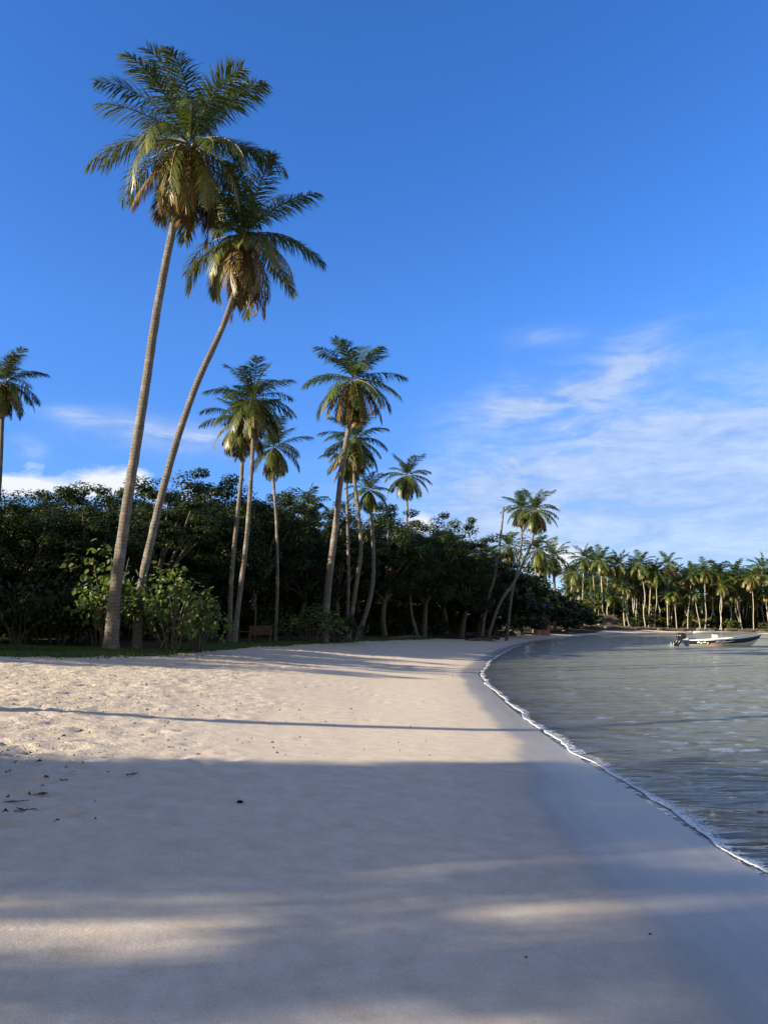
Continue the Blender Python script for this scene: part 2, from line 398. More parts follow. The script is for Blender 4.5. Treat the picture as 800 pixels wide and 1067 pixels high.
tr = nt.nodes.new('ShaderNodeBsdfTransparent'); mx = nt.nodes.new('ShaderNodeMixShader'); nt.links.new(al.outputs[0], mx.inputs[0]); nt.links.new(tr.outputs[0], mx.inputs[1]); nt.links.new(p.outputs[0], mx.inputs[2]); nt.links.new(mx.outputs[0], out.inputs[0])
def resample(line, step):
    o = [Vector(line[0])]
    for a, b in zip(line[:-1], line[1:]):
        a = Vector(a); b = Vector(b); n = max(1, int((b - a).length / step))
        for k in range(1, n + 1): o.append(a.lerp(b, k / n))
    return o
cl = [p for p in resample(coast[1:17], .03) if 1.0 < p.y < 60]
fmb = MB()
def nz1(x, s): return noise.noise(Vector((x * 1.0, s * 9.1, 0)))
acc = 0; prev = cl[0]; last = None
for k, p in enumerate(cl):
    acc += (p - prev).length; prev = p
    t = (cl[min(k + 8, len(cl) - 1)] - cl[max(k - 8, 0)]).normalized(); nrm = Vector((-t.y, t.x))  # towards land
    off = .03 * nz1(acc * 2.6, 31) + .06 * nz1(acc * 1.1, 1) + .09 * nz1(acc * .45, 2) + .02 * nz1(acc * 4, 3) + .008 * nz1(acc * 14, 7)
    w = .2 + .2 * nz1(acc * .9, 4) + .05 * nz1(acc * 5, 5); w = max(.05, w)
    fr_w = .017 + .022 * nz1(acc * 1.6, 8) + .02 * nz1(acc * 7, 9)
    i = len(fmb.v); fr_w = max(.006, fr_w)
    for q, hh, tt in ((-w - fr_w, .001, 0), (-w * .5 - fr_w, .003, .35), (-fr_w * 1.2, .006, .62), (-fr_w * .7, .011, .74), (-fr_w * .1, .013, .9), (fr_w * .25, .001, 1)):
        zz = max(.006, float(np.interp(off + q, [0, 1.2, 3], [0, .075, .22])) + .004) + .0
        if q < -.05: zz += .012 * min(1, (-q) / .3)
        c = p + nrm * (off + q); fmb.v.append((c.x, c.y, zz + hh)); fmb.a.append(tt)
    if last is not None:
        for q in range(5): fmb.f.append((last + q, last + q + 1, i + q + 1, i + q))
    last = i
o = fmb.build('sea_foam', M_FOAM, smooth=True); tag(o, 'thin white foam line where the ripples end on the wet sand', None, None, 'stuff')

# ------------------------------------------------------------------ palms
def frond(mb, base, az, e0, bend, L, nl, rng, tint, ll=.9, wid=.055, droop=.55, twist=0, rw=.03, fold=0, rag=.05):
    segs = 14; pts = [Vector(base)]; e = e0; a = az; dl = L / segs; tang = []
    for k in range(segs):
        t = (k + .5) / segs
        e = e0 - bend * t ** 1.35
        a = az + twist * t * t
        d = Vector((math.cos(a) * math.cos(e), math.sin(a) * math.cos(e), math.sin(e)))
        pts.append(pts[-1] + d * dl); tang.append(d)
    tang.append(tang[-1])
    # rachis as a thin three-sided rod
    mb.tube(pts, [rw * (1 - .85 * k / segs) + .004 for k in range(segs + 1)], 3, False, ar=min(1, tint + .3))
    side0 = Vector((-math.sin(az), math.cos(az), 0))
    for k in range(nl):
        t = .1 + .9 * (k + rng.random() * .6) / nl
        s = min(t, .999) * segs; i = int(s); f = s - i
        p = pts[i].lerp(pts[i + 1], f); T = tang[i]
        S = (side0 - T * side0.dot(T)).normalized(); U = S.cross(T)
        if U.z < 0: U = -U
        prof = (math.sin(min(1, t * 1.55 + .12) * math.pi / 2) if t < .6 else 1 - ((t - .6) / .4) ** 2 * .62)
        for sg in (-1, 1):
            if rng.random() < rag: continue
            l = ll * prof * rng.uniform(.82, 1.1)
            fw_ = R(20) + R(36) * t + rng.gauss(0, .16)
            u = (S * sg * math.cos(fw_) + T * math.sin(fw_) + U * (.22 - fold * .5) + Vector((0, 0, -droop * rng.uniform(.5, 1.2)))).normalized()
            u2 = (u + Vector((0, 0, -droop * rng.uniform(.5, 1.5)))).normalized()
            wv = T.cross(u); wv = (T - u * T.dot(u)).normalized()
            w = wid * rng.uniform(.8, 1.1)
            b = p; mm = b + u * l * .5; tip = mm + u2 * l * .5
            tt = min(1, max(0, tint + rng.gauss(0, .07) + (.12 if t > .9 else 0)))
            q = len(mb.v)
            mb.v += [b - wv * w * .35, b + wv * w * .35, mm + wv * w * .5, mm - wv * w * .5, tip]
            mb.a += [tt] * 5
            mb.f += [(q, q + 1, q + 2, q + 3), (q + 3, q + 2, q + 4)]

def crown_mesh(seed, n=28, L=3.3, nl=46, dead=5, hang=.5, ll=.8, wid=.055, yellow=.35, spread=1.0, emin=-58, top=85, bmin=38, bmax=74, rag=.12):
    rng = random.Random(seed); g = MB(); dm = MB()
    for k in range(n):
        a = k / (n - 1)
        az = k * 2.39996 + rng.gauss(0, .16)
        e0 = R(top - (top - emin) * a ** .85) + rng.gauss(0, .09)
        bend = R(rng.uniform(bmin, bmax)) * (1 - .35 * max(0, (a - .6) / .4)) * (.7 + .5 * a)
        LL = L * (.82 + .25 * math.sin(math.pi * min(1, a * 1.25))) * rng.uniform(.88, 1.1)
        tint = min(1, max(0, .10 + yellow * max(0, a - .25) + (rng.random() < .25) * .22 * a + rng.gauss(0, .05)))
        h = .35 * (1 - a)
        frond(g, (.1 * math.cos(az), .1 * math.sin(az), h), az, e0, bend, LL, nl, rng, tint, ll, wid, hang * (.35 + .75 * a), rng.uniform(-.5, .5), fold=a * .5, rag=rag * rng.random() * 2)
    for k in range(dead):
        az = k * 2.1 + rng.random(); e0 = R(rng.uniform(-62, -30))
        frond(dm, (.1 * math.cos(az), .1 * math.sin(az), -.1), az, e0, R(rng.uniform(35, 55)), L * rng.uniform(.6, 1.0), int(nl * .7), rng, rng.uniform(.1, .9), ll * .75, wid * .8, 1.6, 0, fold=.9, rag=.3)
    # leaf bases and fibre around the bud
    return g.mesh('crown', M_FROND), (dm.mesh('dead_fronds', M_DEAD) if dead else None)
def nut_mesh(seed, n=12):
    rng = random.Random(seed); b = MB()
    for k in range(n):
        az = rng.random() * 6.28; r = rng.uniform(.22, .42)
        b.ball((r * math.cos(az), r * math.sin(az), rng.uniform(-.55, -.1)), rng.uniform(.11, .15), 8, 6, (1, 1, 1.15))
    return b.mesh('coconuts', M_NUT, True)
def stalk_mesh(seed):
    rng = random.Random(seed); b = MB()
    for k in range(5):
        az = rng.random() * 6.28
        p0 = Vector((.1 * math.cos(az), .1 * math.sin(az), .05)); pts = [p0]; e = R(50)
        for i in range(6):
            e -= R(28); pts.append(pts[-1] + Vector((math.cos(az) * math.cos(e), math.sin(az) * math.cos(e), math.sin(e))) * .16)
        b.tube(pts, [.022, .02, .018, .016, .014, .01, .006], 5)
        for q in range(14):
            s = pts[rng.randrange(2, 6)]; d = Vector((rng.gauss(0, 1), rng.gauss(0, 1), -1.2)).normalized() * rng.uniform(.2, .4)
            b.tube([s, s + d * .6, s + d + Vector((0, 0, -.06))], [.012, .01, .004], 3, False)
    return b.mesh('flower_stalks', M_STALK)
HI = [crown_mesh(101, 46, 3.15, 112, 8, .8, .92, .034, .9, emin=-66, bmin=46, bmax=98, rag=.34), crown_mesh(202, 42, 3.05, 105, 6, .78, .85, .034, 1.0, emin=-66, bmin=44, bmax=90, rag=.34)]
MID = [crown_mesh(s, n, 3.3, 66, dd, .75, 1.05, .052, y, emin=em, bmin=44, bmax=84) for s, n, dd, y, em in ((31, 33, 5, .8, -76), (47, 29, 3, .6, -68), (58, 36, 8, .9, -80))]
FAR = [crown_mesh(s, n, 3.5, 22, 3, .8, 1.1, .14, y, emin=em, bmin=44, bmax=84) for s, n, y, em in ((71, 30, .8, -70), (72, 27, .95, -66), (73, 32, .7, -72), (74, 28, 1.05, -70))]
NUT = [nut_mesh(1), nut_mesh(2, 9)]; STK = [stalk_mesh(3), stalk_mesh(5)]

def spline(pts, n):
    o = []
    P_ = [pts[0] * 2 - pts[1]] + pts + [pts[-1] * 2 - pts[-2]]
    for i in range(1, len(P_) - 2):
        for k in range(n):
            t = k / n; a, b, c, d = P_[i - 1], P_[i], P_[i + 1], P_[i + 2]
            o.append(.5 * ((2 * b) + (c - a) * t + (2 * a - 5 * b + 4 * c - d) * t * t + (3 * b - a - 3 * c + d) * t ** 3))
    o.append(pts[-1]); return o
def palm(pts, r0, r1, crown, scale, label, group, rz=0, flare=1.5, tm=None, nuts=0, tilt=(0, 0), sides=14, deadf=True, stalks=None):
    base = pts[0]; t = empty('coconut_palm', base, 0, label, 'palm tree', group)
    loc = [p - base for p in pts]; loc[0] = loc[0] + Vector((0, 0, -.25)); sp = spline(loc, 8)
    n = len(sp); rad = []
    for k in range(n):
        q = k / (n - 1); hgt = (sp[k] - sp[0]).length
        rad.append((r0 + (r1 - r0) * q ** .8) * (1 + (flare - 1) * math.exp(-hgt / .55)))
    b = MB()
    # finer rings
    fine = []; fr2 = []
    for k in range(n - 1):
        for j in range(3):
            fine.append(sp[k].lerp(sp[k + 1], j / 3)); fr2.append(rad[k] + (rad[k + 1] - rad[k]) * j / 3)
    fine.append(sp[-1]); fr2.append(rad[-1])
    b.tube(fine, fr2, sides, True, .12)
    b.build('trunk', tm or M_TRUNK, t, True, 'along')
    if crown is not None:
        g, dm = crown
        c = link('crown', g, t, loc[-1]); c.scale = (scale,) * 3; c.rotation_euler = (tilt[0], tilt[1], rz)
        if dm and deadf:
            c = link('dead_fronds', dm, t, loc[-1]); c.scale = (scale,) * 3; c.rotation_euler = (tilt[0], tilt[1], rz)
        if nuts:
            c = link('coconuts', NUT[nuts - 1], t, loc[-1]); c.scale = (scale,) * 3; c.rotation_euler.z = rz
        if stalks is not None:
            c = link('flower_stalks', STK[stalks], t, loc[-1]); c.scale = (scale,) * 3; c.rotation_euler.z = rz
    return t
def palm_px(px, Y, w0, w1, crown, scale, label, group=None, base=None, lean=0, **kw):
    """px: picture points base..crown; Y: distance of the foot; lean: how much nearer/farther the top stands"""
    n = len(px); pts = []
    for k, (x, y) in enumerate(px):
        pts.append(at(x, y, Y + lean * k / (n - 1)))
    if base is None: pts[0].z = gz(pts[0].x, pts[0].y)
    m_ = Y / F
    return palm(pts, w0 * m_ / 2, w1 * m_ / 2, crown, scale, label, group, **kw)

G1 = 'coconut palms rising over the tree line'
p1 = ground_pt(115, 679); p2 = ground_pt(142, 677)
print('palm bases', p1, p2)
palm_px([(115, 679), (121, 610), (134, 515), (149, 420), (164, 320), (182, 228), (197, 154)], p1.y, 13.2, 7.4, HI[0], 1.03, 'tallest coconut palm, nearly straight trunk standing on the grass edge of the beach', G1, rz=.9, tilt=(0, .06), flare=1.75, nuts=1, stalks=0, lean=.6)
palm_px([(142, 677), (146, 620), (158, 560), (178, 480), (203, 405), (232, 340), (244, 302), (252, 250)], p2.y, 9.9, 5.6, HI[1], .97, 'second tallest coconut palm with an S-curved trunk beside the tallest one', G1, rz=2.1, flare=1.3, nuts=2, stalks=1, lean=1.2)
palm_px([(-3, 650), (-4, 560), (0, 490), (2, 440), (5, 400)], 36, 6, 4, MID[0], .62, 'small coconut palm cut off by the left edge of the picture, behind the dark trees', G1, rz=1.0)
palm_px([(239, 664), (241, 605), (247, 540), (252, 490), (252, 440)], 33.5, 5.2, 3.6, MID[2], 0.608, 'slimmer left-hand coconut palm of the pair with crossing fronds left of the picture middle', G1, rz=3.2, nuts=2)
palm_px([(243, 668), (249, 625), (257, 560), (262, 490), (264, 445), (264, 418)], 32, 5.8, 3.6, MID[0], 0.610, 'coconut palm with slightly leaning pale trunk and shaggy golden crown beside its slimmer twin', G1, rz=0.2, nuts=1, stalks=1)
palm_px([(287, 655), (289, 607), (288, 545), (285, 500), (286, 468)], 38, 3.6, 2.8, MID[1], 0.582, 'lower coconut palm just right of the shaggy pair, thin trunk in shade', G1, rz=2.0)
palm_px([(337, 655), (342, 610), (350, 545), (356, 490), (364, 440), (369, 398)], 39.5, 8.2, 4.6, MID[2], 0.859, 'tall coconut palm with bulky brown-skirted crown near the middle of the picture', G1, rz=1.3, nuts=1, stalks=0)
palm_px([(361, 650), (363, 600), (362, 540), (361, 500), (363, 478)], 46, 3.6, 2.8, MID[1], 0.548, 'thin straight coconut palm half hidden behind the bulky middle one', G1, rz=.6)
palm_px([(362, 650), (371, 610), (376, 573), (373, 530), (369, 496), (370, 460)], 44, 4.8, 3.2, MID[0], 0.690, 'coconut palm with a wavy S-shaped trunk right of the bulky middle one', G1, rz=2.6, nuts=2)
palm_px([(369, 664), (381, 640), (388, 610), (389, 575), (387, 545), (384, 512)], 44.5, 5, 3.4, MID[1], 0.462, 'curved trunk coconut palm whose small crown sinks into the broadleaf trees', G1, rz=.9)
palm_px([(424, 660), (424, 600), (424, 545), (424, 497)], 72, 3, 2.2, MID[1], .82, 'coconut palm with an open star-shaped crown alone above the dark trees', G1, rz=.3, deadf=False)
palm_px([(323, 660), (322, 600), (321, 555), (321, 527)], 66, 4, 3.2, FAR[0], .62, 'small palm crown just peeking over the dark trees between two groups of tall palms', G1, rz=.3)
palm_px([(436, 662), (431, 650), (428, 635), (427, 615)], 60, 4.2, 2.5, None, 1, 'short bare leaning trunk in front of the dark trees', G1, flare=1.2)
t = palm_px([(500, 647), (508, 625), (515, 602), (520, 570), (523, 545), (524.5, 528)], 67, 3.2, 2, None, 1, 'dead headless palm trunk leaning right with a stub on top', G1, flare=1.3)
G2 = 'coconut palms at the bend of the bay'
palm_px([(506, 655), (520, 630), (534, 609), (545, 587), (555, 560), (558, 533)], 68, 3.6, 2.3, MID[1], .75, 'right-hand coconut palm of the double-headed pair, trunk leaning steeply right', G2, rz=.4, nuts=1)
palm_px([(527, 655), (533, 620), (538, 598), (543, 565), (543, 531)], 70, 3, 2.1, MID[0], .63, 'left-hand coconut palm of the double-headed pair, upright pale trunk', G2, rz=1.7)
palm_px([(556, 655), (557, 620), (558, 595), (560, 574)], 105, 3, 2.4, FAR[2], .9, 'shorter coconut palm below the double-headed pair, dark straight trunk', G2, rz=.2)
palm_px([(578, 655), (578, 625), (577, 600), (577, 581)], 120, 3, 2.6, FAR[0], 1.0, 'coconut palm with a golden crown standing free between the headland and the far row', G2, rz=.9)
palm_px([(572, 655), (571, 630), (569, 605), (566, 590)], 118, 2.6, 2.2, FAR[1], .75, 'small coconut palm tucked left of the free-standing golden one', G2, rz=1.9)
palm_px([(536, 660), (534, 620), (532, 590), (530, 571)], 95, 3, 2.4, FAR[3], .8, 'low orange-tinted coconut palm behind the leaning pair', G2, rz=.9)
palm_px([(592, 655), (594, 630), (596, 610), (598, 597)], 135, 2.4, 2, FAR[2], .85, 'coconut palm at the left end of the far row', G2, rz=.1)

# far row
GF = 'coconut palms in the far row along the beach'
fr3 = random.Random(77)
tops = []
row1 = [(607, 584, 1.15), (615, 588, 1), (625, 584, 1.3), (634, 589, 1.1), (647, 586, 1.2), (657, 593, 1.1), (668, 590, 1.3), (677, 597, 1.1), (684, 600, 1.0), (696, 588, 1.15), (705, 597, 1.1), (713, 600, 1.1), (722, 598, 1.0), (733, 594, 1), (742, 599, 1.1), (749, 594, 1.2), (757, 602, 1.1), (765, 597, 1.1), (773, 602, 1.1), (783, 597, 1.1), (793, 594, 1.15), (803, 598, 1.1), (812, 594, 1.1), (822, 598, 1.1)]
for i, (x, y, s) in enumerate(row1): tops.append((x + fr3.uniform(-2, 2), y + fr3.uniform(-4, 3) + max(0, x - 600) * .012, s * 1.22, fr3.uniform(160, 172), 0))
for i in range(96): tops.append((592 + i * 2.5 + fr3.uniform(-3, 3), fr3.uniform(598, 618) + i * .03, fr3.uniform(.85, 1.15), fr3.uniform(170, 198), 1))
for i in range(34): tops.append((590 + i * 7.1 + fr3.uniform(-3, 3), fr3.uniform(611, 628), fr3.uniform(.65, .95), fr3.uniform(160, 176), 2))
named = {0: 'leftmost tall coconut palm of the far row', 2: 'bushiest tall coconut palm near the left end of the far row', 9: 'tall coconut palm standing proud in the middle of the far row', 20: 'tall coconut palm at the right edge of the picture in the far row'}
for i, (x, y, s, Y, kind) in enumerate(tops):
    bx = x + fr3.gauss(0, 4) + 2; 
    b0 = at(bx, 655, Y); zb = gz(b0.x, b0.y); b0.z = zb
    top = at(x, y, Y + fr3.uniform(-2, 2)); mid = b0.lerp(top, .5) + Vector((fr3.gauss(0, .25), 0, 0))
    mid2 = b0.lerp(top, .25) + Vector((fr3.gauss(0, .15), 0, 0))
    lab = named.get(i) or ('tall pale-trunked coconut palm in the sunlit far row across the bay' if kind == 0 else 'coconut palm crowded in behind the front of the far row across the bay' if kind == 1 else 'low coconut palm with its crown under the others in the far row')
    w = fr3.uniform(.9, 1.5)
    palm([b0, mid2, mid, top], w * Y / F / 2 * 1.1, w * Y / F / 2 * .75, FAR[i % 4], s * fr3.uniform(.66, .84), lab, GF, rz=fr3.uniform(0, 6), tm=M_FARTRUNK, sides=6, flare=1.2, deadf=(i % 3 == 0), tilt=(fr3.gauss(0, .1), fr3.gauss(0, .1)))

# ------------------------------------------------------------------ broadleaf trees
def leaf(mb, p, nrm, up, l, w, t):
    s = nrm.cross(up)
    if s.length < 1e-3: s = Vector((1, 0, 0))
    s.normalize()
    q = len(mb.v)
    mb.v += [p - up * l * .5, p + s * w * .5 + up * l * .05, p + up * l * .5, p - s * w * .5 + up * l * .05]; mb.a += [t] * 4
    mb.f.append((q, q + 1, q + 2, q + 3))
def rv(rng):
    while True:
        v = Vector((rng.uniform(-1, 1), rng.uniform(-1, 1), rng.uniform(-1, 1)))
        if .05 < v.length < 1: return v.normalized()
def tree_meshes(seed, rx, rz_, zc, nclump=105, nleaf=235, ls=.155, m_=None, tr_h=None, layered=.6):
    """crown of leaf clumps on limbs, around (0,0,zc); trunk with limbs"""
    rng = random.Random(seed); cr = MB(); tk = MB(); cl_ = []
    for k in range(nclump):
        d = rv(rng); rr = rng.uniform(.5, 1.02) if rng.random() < .85 else rng.uniform(1.0, 1.18)
        c = Vector((d.x * rx * rr, d.y * rx * rr, d.z * rz_ * rr))
        if c.z < -rz_ * .75: c.z *= .7
        cl_.append(c); R_ = rng.uniform(.45, .95) * rx / 3.2; tt = rng.random()
        for j in range(nleaf):
            v = rv(rng); rad = R_ * rng.uniform(.5, 1.05)
            p = c + Vector((v.x * rad, v.y * rad, v.z * rad * layered)) + Vector((0, 0, zc))
            n_ = (v + Vector((0, 0, .9)) + rv(rng) * .5).normalized()
            u = rv(rng); u = (u - n_ * u.dot(n_)).normalized(); u = (u + Vector((0, 0, -.25))).normalized()
            l = ls * rng.uniform(.7, 1.35)
            t = min(1, max(0, .35 + .35 * (tt - .5) + rng.gauss(0, .13) + (.45 if rng.random() < .025 else 0)))
            leaf(cr, p, n_, u, l, l * .58, t)
    base = Vector((0, 0, 0)); fork = Vector((rng.gauss(0, .3), rng.gauss(0, .3), (tr_h or zc * .45)))
    tk.tube(spline([base + Vector((0, 0, -.3)), fork * .5 + Vector((rng.gauss(0, .12), 0, 0)), fork], 4), [.26 - .012 * k for k in range(9)], 9, True, .2)
    for k in range(16):
        c = rng.choice(cl_) * .85 + Vector((0, 0, zc)); mid = fork.lerp(c, .5) + Vector((0, 0, .3)) + rv(rng) * .25
        sp = spline([fork, mid, c], 4); tk.tube(sp, [.12 * (1 - .085 * q) for q in range(len(sp))], 6, False, .15)
    return cr.mesh('crown', m_ or M_LEAF), tk.mesh('trunk', M_BARK, True)
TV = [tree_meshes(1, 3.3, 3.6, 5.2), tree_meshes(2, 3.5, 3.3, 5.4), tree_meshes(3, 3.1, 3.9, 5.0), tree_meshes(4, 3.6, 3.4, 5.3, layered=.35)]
def tree(x, y, top, label, group, v=None, cat='tree', rz=None, name='broadleaf_tree', sxy=1.0, defs=TV, H0=9.0):
    k = rnd.randrange(len(defs)) if v is None else v
    z = gz(x, y); s = (top - z) / H0
    t = empty(name, (x, y, z), 0, label, cat, group)
    r = rnd.uniform(0, 6.28) if rz is None else rz
    for nm, me in zip(('crown', 'trunk'), defs[k]):
        o = link(nm, me, t); o.rotation_euler.z = r; o.scale = (s * sxy, s * sxy, s)
    return t
# (px, Y, top py, label)
GT = 'dark broadleaf trees of the coastal thicket'
front = [(-55, 28, 505, 'dark broadleaf tree at the left edge under the small cut-off palm'),
 (28, 29.5, 509, 'dark broadleaf tree left of the tallest palm, ragged top against white cloud'),
 (95, 31, 514, 'dark broadleaf tree directly behind the trunk of the tallest palm'),
 (165, 34, 505, 'dark broadleaf tree behind the S-curved palm trunk'),
 (212, 39, 500, 'dark broadleaf tree left of the shaggy palm pair'),
 (265, 44, 510, 'dark broadleaf tree behind the shaggy palm pair'),
 (312, 49, 524, 'dark broadleaf tree above the wooden bench side of the beach'),
 (352, 53, 535, 'dark broadleaf tree behind the bulky middle palm'),
 (400, 57, 523, 'dark broadleaf tree with sunlit top leaves right of the bulky middle palm'),
 (440, 62, 541, 'dark broadleaf tree below the star-shaped palm crown'),
 (478, 67, 541, 'dark broadleaf tree with the flat spreading top right of the star-shaped palm'),
 (500, 78, 566, 'dark broadleaf tree behind the headless palm trunk')]
for i, (px, Y, py, lab) in enumerate(front):
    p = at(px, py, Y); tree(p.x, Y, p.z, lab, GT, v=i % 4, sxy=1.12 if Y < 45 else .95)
second = []
for px, Y, py in [(-90, 33, 500), (-20, 34, 512), (60, 35, 506), (130, 37, 515), (190, 41, 508), (240, 47, 497), (290, 52, 520), (335, 58, 528), (375, 62, 545), (420, 68, 532), (462, 74, 552), (495, 80, 562), (515, 88, 590)]:
    second.append((px, Y, py))
for px, Y, py in [(-120, 40, 515), (-40, 41, 520), (30, 42, 520), (100, 43, 520), (160, 46, 512), (215, 52, 515), (265, 58, 520), (315, 64, 532), (360, 70, 545), (400, 76, 545), (445, 82, 555), (490, 92, 575), (525, 98, 605)]:
    second.append((px, Y, py))
for i, (px, Y, py) in enumerate(second):
    p = at(px, py, Y); tree(p.x, Y, p.z, 'dark broadleaf tree deep in the thicket, only its leafy top showing', GT, v=(i * 3 + 1) % 4, sxy=1.15)
# low skirts of foliage: shrubs at the foot of the trees
def shrub_meshes(seed, rx, rz_, n, nl, ls, m_, stems=7, round_=False):
    rng = random.Random(seed); cr = MB(); tk = MB()
    for k in range(n):
        d = rv(rng); d.z = abs(d.z) * 1.1 - .15; rr = rng.uniform(.45, 1.0)
        c = Vector((d.x * rx * rr, d.y * rx * rr, rz_ * .35 + d.z * rz_ * .65 * rr))
        R_ = rng.uniform(.2, .42) * rx
        tt = rng.random()
        for j in range(nl):
            v = rv(rng); p = c + v * R_ * rng.uniform(.3, 1); p.z = max(.05, p.z)
            n_ = (v + Vector((0, 0, .6)) + rv(rng) * .7).normalized(); u = rv(rng); u = (u - n_ * u.dot(n_)).normalized()
            l = ls * rng.uniform(.65, 1.3); t = min(1, max(0, .45 + .4 * (tt - .5) + rng.gauss(0, .2)))
            if round_:
                s = n_.cross(u); q = len(cr.v)
                for a_ in range(7):
                    an = a_ / 7 * 6.283; cr.v.append(p + (u * math.cos(an) + s * math.sin(an)) * l * .5 - n_ * (.12 * l if a_ % 2 else 0)); cr.a.append(t)
                cr.f.append(tuple(range(q, q + 7)))
            else: leaf(cr, p, n_, u, l, l * .55, t)
    for k in range(stems):
        d = rv(rng); c = Vector((d.x * rx * .7, d.y * rx * .7, rz_ * rng.uniform(.4, .85)))
        sp = spline([Vector((d.x * .15, d.y * .15, -.1)), c * .5 + rv(rng) * .12, c], 4); tk.tube(sp, [.035 - .003 * q for q in range(len(sp))], 5, False, .1)
    return cr.mesh('foliage', m_), tk.mesh('stem', M_BARK, True)
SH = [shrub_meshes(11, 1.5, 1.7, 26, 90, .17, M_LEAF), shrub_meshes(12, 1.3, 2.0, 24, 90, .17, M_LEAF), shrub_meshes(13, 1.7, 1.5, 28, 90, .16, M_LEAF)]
def shrub(x, y, s, label, group, defs=SH, v=0, name='shrub', rz=None, sz=None):
    t = empty(name, (x, y, gz(x, y)), 0, label, 'shrub', group)
    r = rnd.uniform(0, 6.28) if rz is None else rz
    for nm, me in zip(('foliage', 'stem'), defs[v]):
        o = link(nm, me, t); o.scale = (s, s, sz or s); o.rotation_euler.z = r
    return t
k = 0
for a, b in zip(vegl[7:17], vegl[8:18]):
    a = Vector(a); b = Vector(b); L_ = (b - a).length; nn = max(1, int(L_ / 2.3))
    t_ = (b - a).normalized(); nr = Vector((-t_.y, t_.x))
    for j in range(nn):
        for row in ((7.5, 11, 15) if a.y < 38 else (4.2, 7, 11, 16, 23)):
            p = a.lerp(b, (j + rnd.random()) / nn) + nr * (row + rnd.uniform(-.5, .8))
            shrub(p.x, p.y, rnd.uniform(.8, 1.3) * (2.1 if row > 15 else 1.5 if row > 5 else .8), 'shaded shrub in the dark undergrowth at the foot of the thicket', 'undergrowth shrubs of the thicket', v=k % 3); k += 1

# the sunlit sea grape beside the two tall palms
g1 = shrub_meshes(21, 1.3, 3.3, 28, 12, .19, M_GRAPE, 11, True); g2 = shrub_meshes(22, 1.5, 2.9, 36, 18, .155, M_GRAPE, 16, True); g3 = shrub_meshes(23, 1.2, 1.5, 24, 34, .17, M_LEAF, 8)
def at_ground(px, Y): 
    x = at(px, 680, Y).x; return x, Y
x, y = at_ground(112, p1.y + 1.6); shrub(x, y, 1.0, 'sea grape bush with big round bright green leaves behind the tallest palm trunk', None, [g1], 0, 'sea_grape_bush', 1.0, 1.05)
x, y = at_ground(178, p1.y + 1.8); shrub(x, y, 1.05, 'sea grape bush with reddish stems right of the S-curved palm', None, [g2], 0, 'sea_grape_bush', 0.3, 1.0)
x, y = at_ground(205, p1.y + 2.6); shrub(x, y, .75, 'low leafy shrub spilling out right of the sea grape bush', None, [g2], 0, 'sea_grape_bush', 2.3)
x, y = at_ground(18, p1.y + 2.2); shrub(x, y, 1.3, 'small-leaved shrub on a thin trunk at the far left edge', None, [g3], 0, 'shrub', 0.3, 1.5)
x, y = at_ground(58, p1.y + 3.2); shrub(x, y, 1.2, 'grey-green shrub between the left edge and the tallest palm', None, [g3], 0, 'shrub', 2.3, 1.6)
x, y = at_ground(325, 38.5); shrub(x, y, 1.25, 'broad low shrub with pale leaves at the foot of the bulky middle palm', None, [g2], 0, 'shrub', 0.8, .7)
x, y = at_ground(352, 40.8); shrub(x, y, 1.3, 'dark low shrub right of the foot of the bulky middle palm', None, [g3], 0, 'shrub', 1.8, 1.1)

# headland and far undergrowth
FB = [tree_meshes(31, 3.2, 2.6, 2.9, 44, 80, .42, M_FARLEAF), tree_meshes(32, 3.0, 2.9, 3.0, 44, 80, .42, M_FARLEAF), tree_meshes(33, 3.0, 2.7, 2.9, 44, 80, .42, M_LEAF)]
for i, (px, Y, py) in enumerate([(515, 84, 585), (530, 92, 598), (540, 98, 602), (553, 112, 606), (568, 118, 612), (586, 122, 618), (590, 130, 622), (602, 140, 626), (535, 110, 590), (560, 125, 606), (585, 140, 618), (612, 152, 630)]):
    p = at(px, py, Y); tree(p.x, Y, p.z, 'dark bushy tree on the shaded bend of the bay, left of the far palm row', 'bushy trees at the bend of the bay', v=2, defs=FB, H0=5.9, sxy=1.3)
for i in range(46):
    px = 596 + i * 5.2 + fr3.uniform(-2, 2); Y = fr3.uniform(175, 205); py = fr3.uniform(612, 632)
    p = at(px, py, Y); tree(p.x, Y, p.z, 'yellow-green bushy tree in the undergrowth among the far palm row', 'undergrowth trees of the far row', v=i % 3 if i % 3 < 2 else (2 if i % 2 else 0), defs=FB, H0=5.9, sxy=1.15)
for i in range(30):
    px = 604 + i * 7.6 + fr3.uniform(-3, 3); Y = fr3.uniform(163, 176); py = fr3.uniform(634, 650)
    p = at(px, py, Y); tree(p.x, Y, p.z, 'low bush on the bank above the far beach', 'low bushes above the far beach', v=i % 3, defs=FB, H0=5.9, sxy=1.5, name='bush', cat='bush')

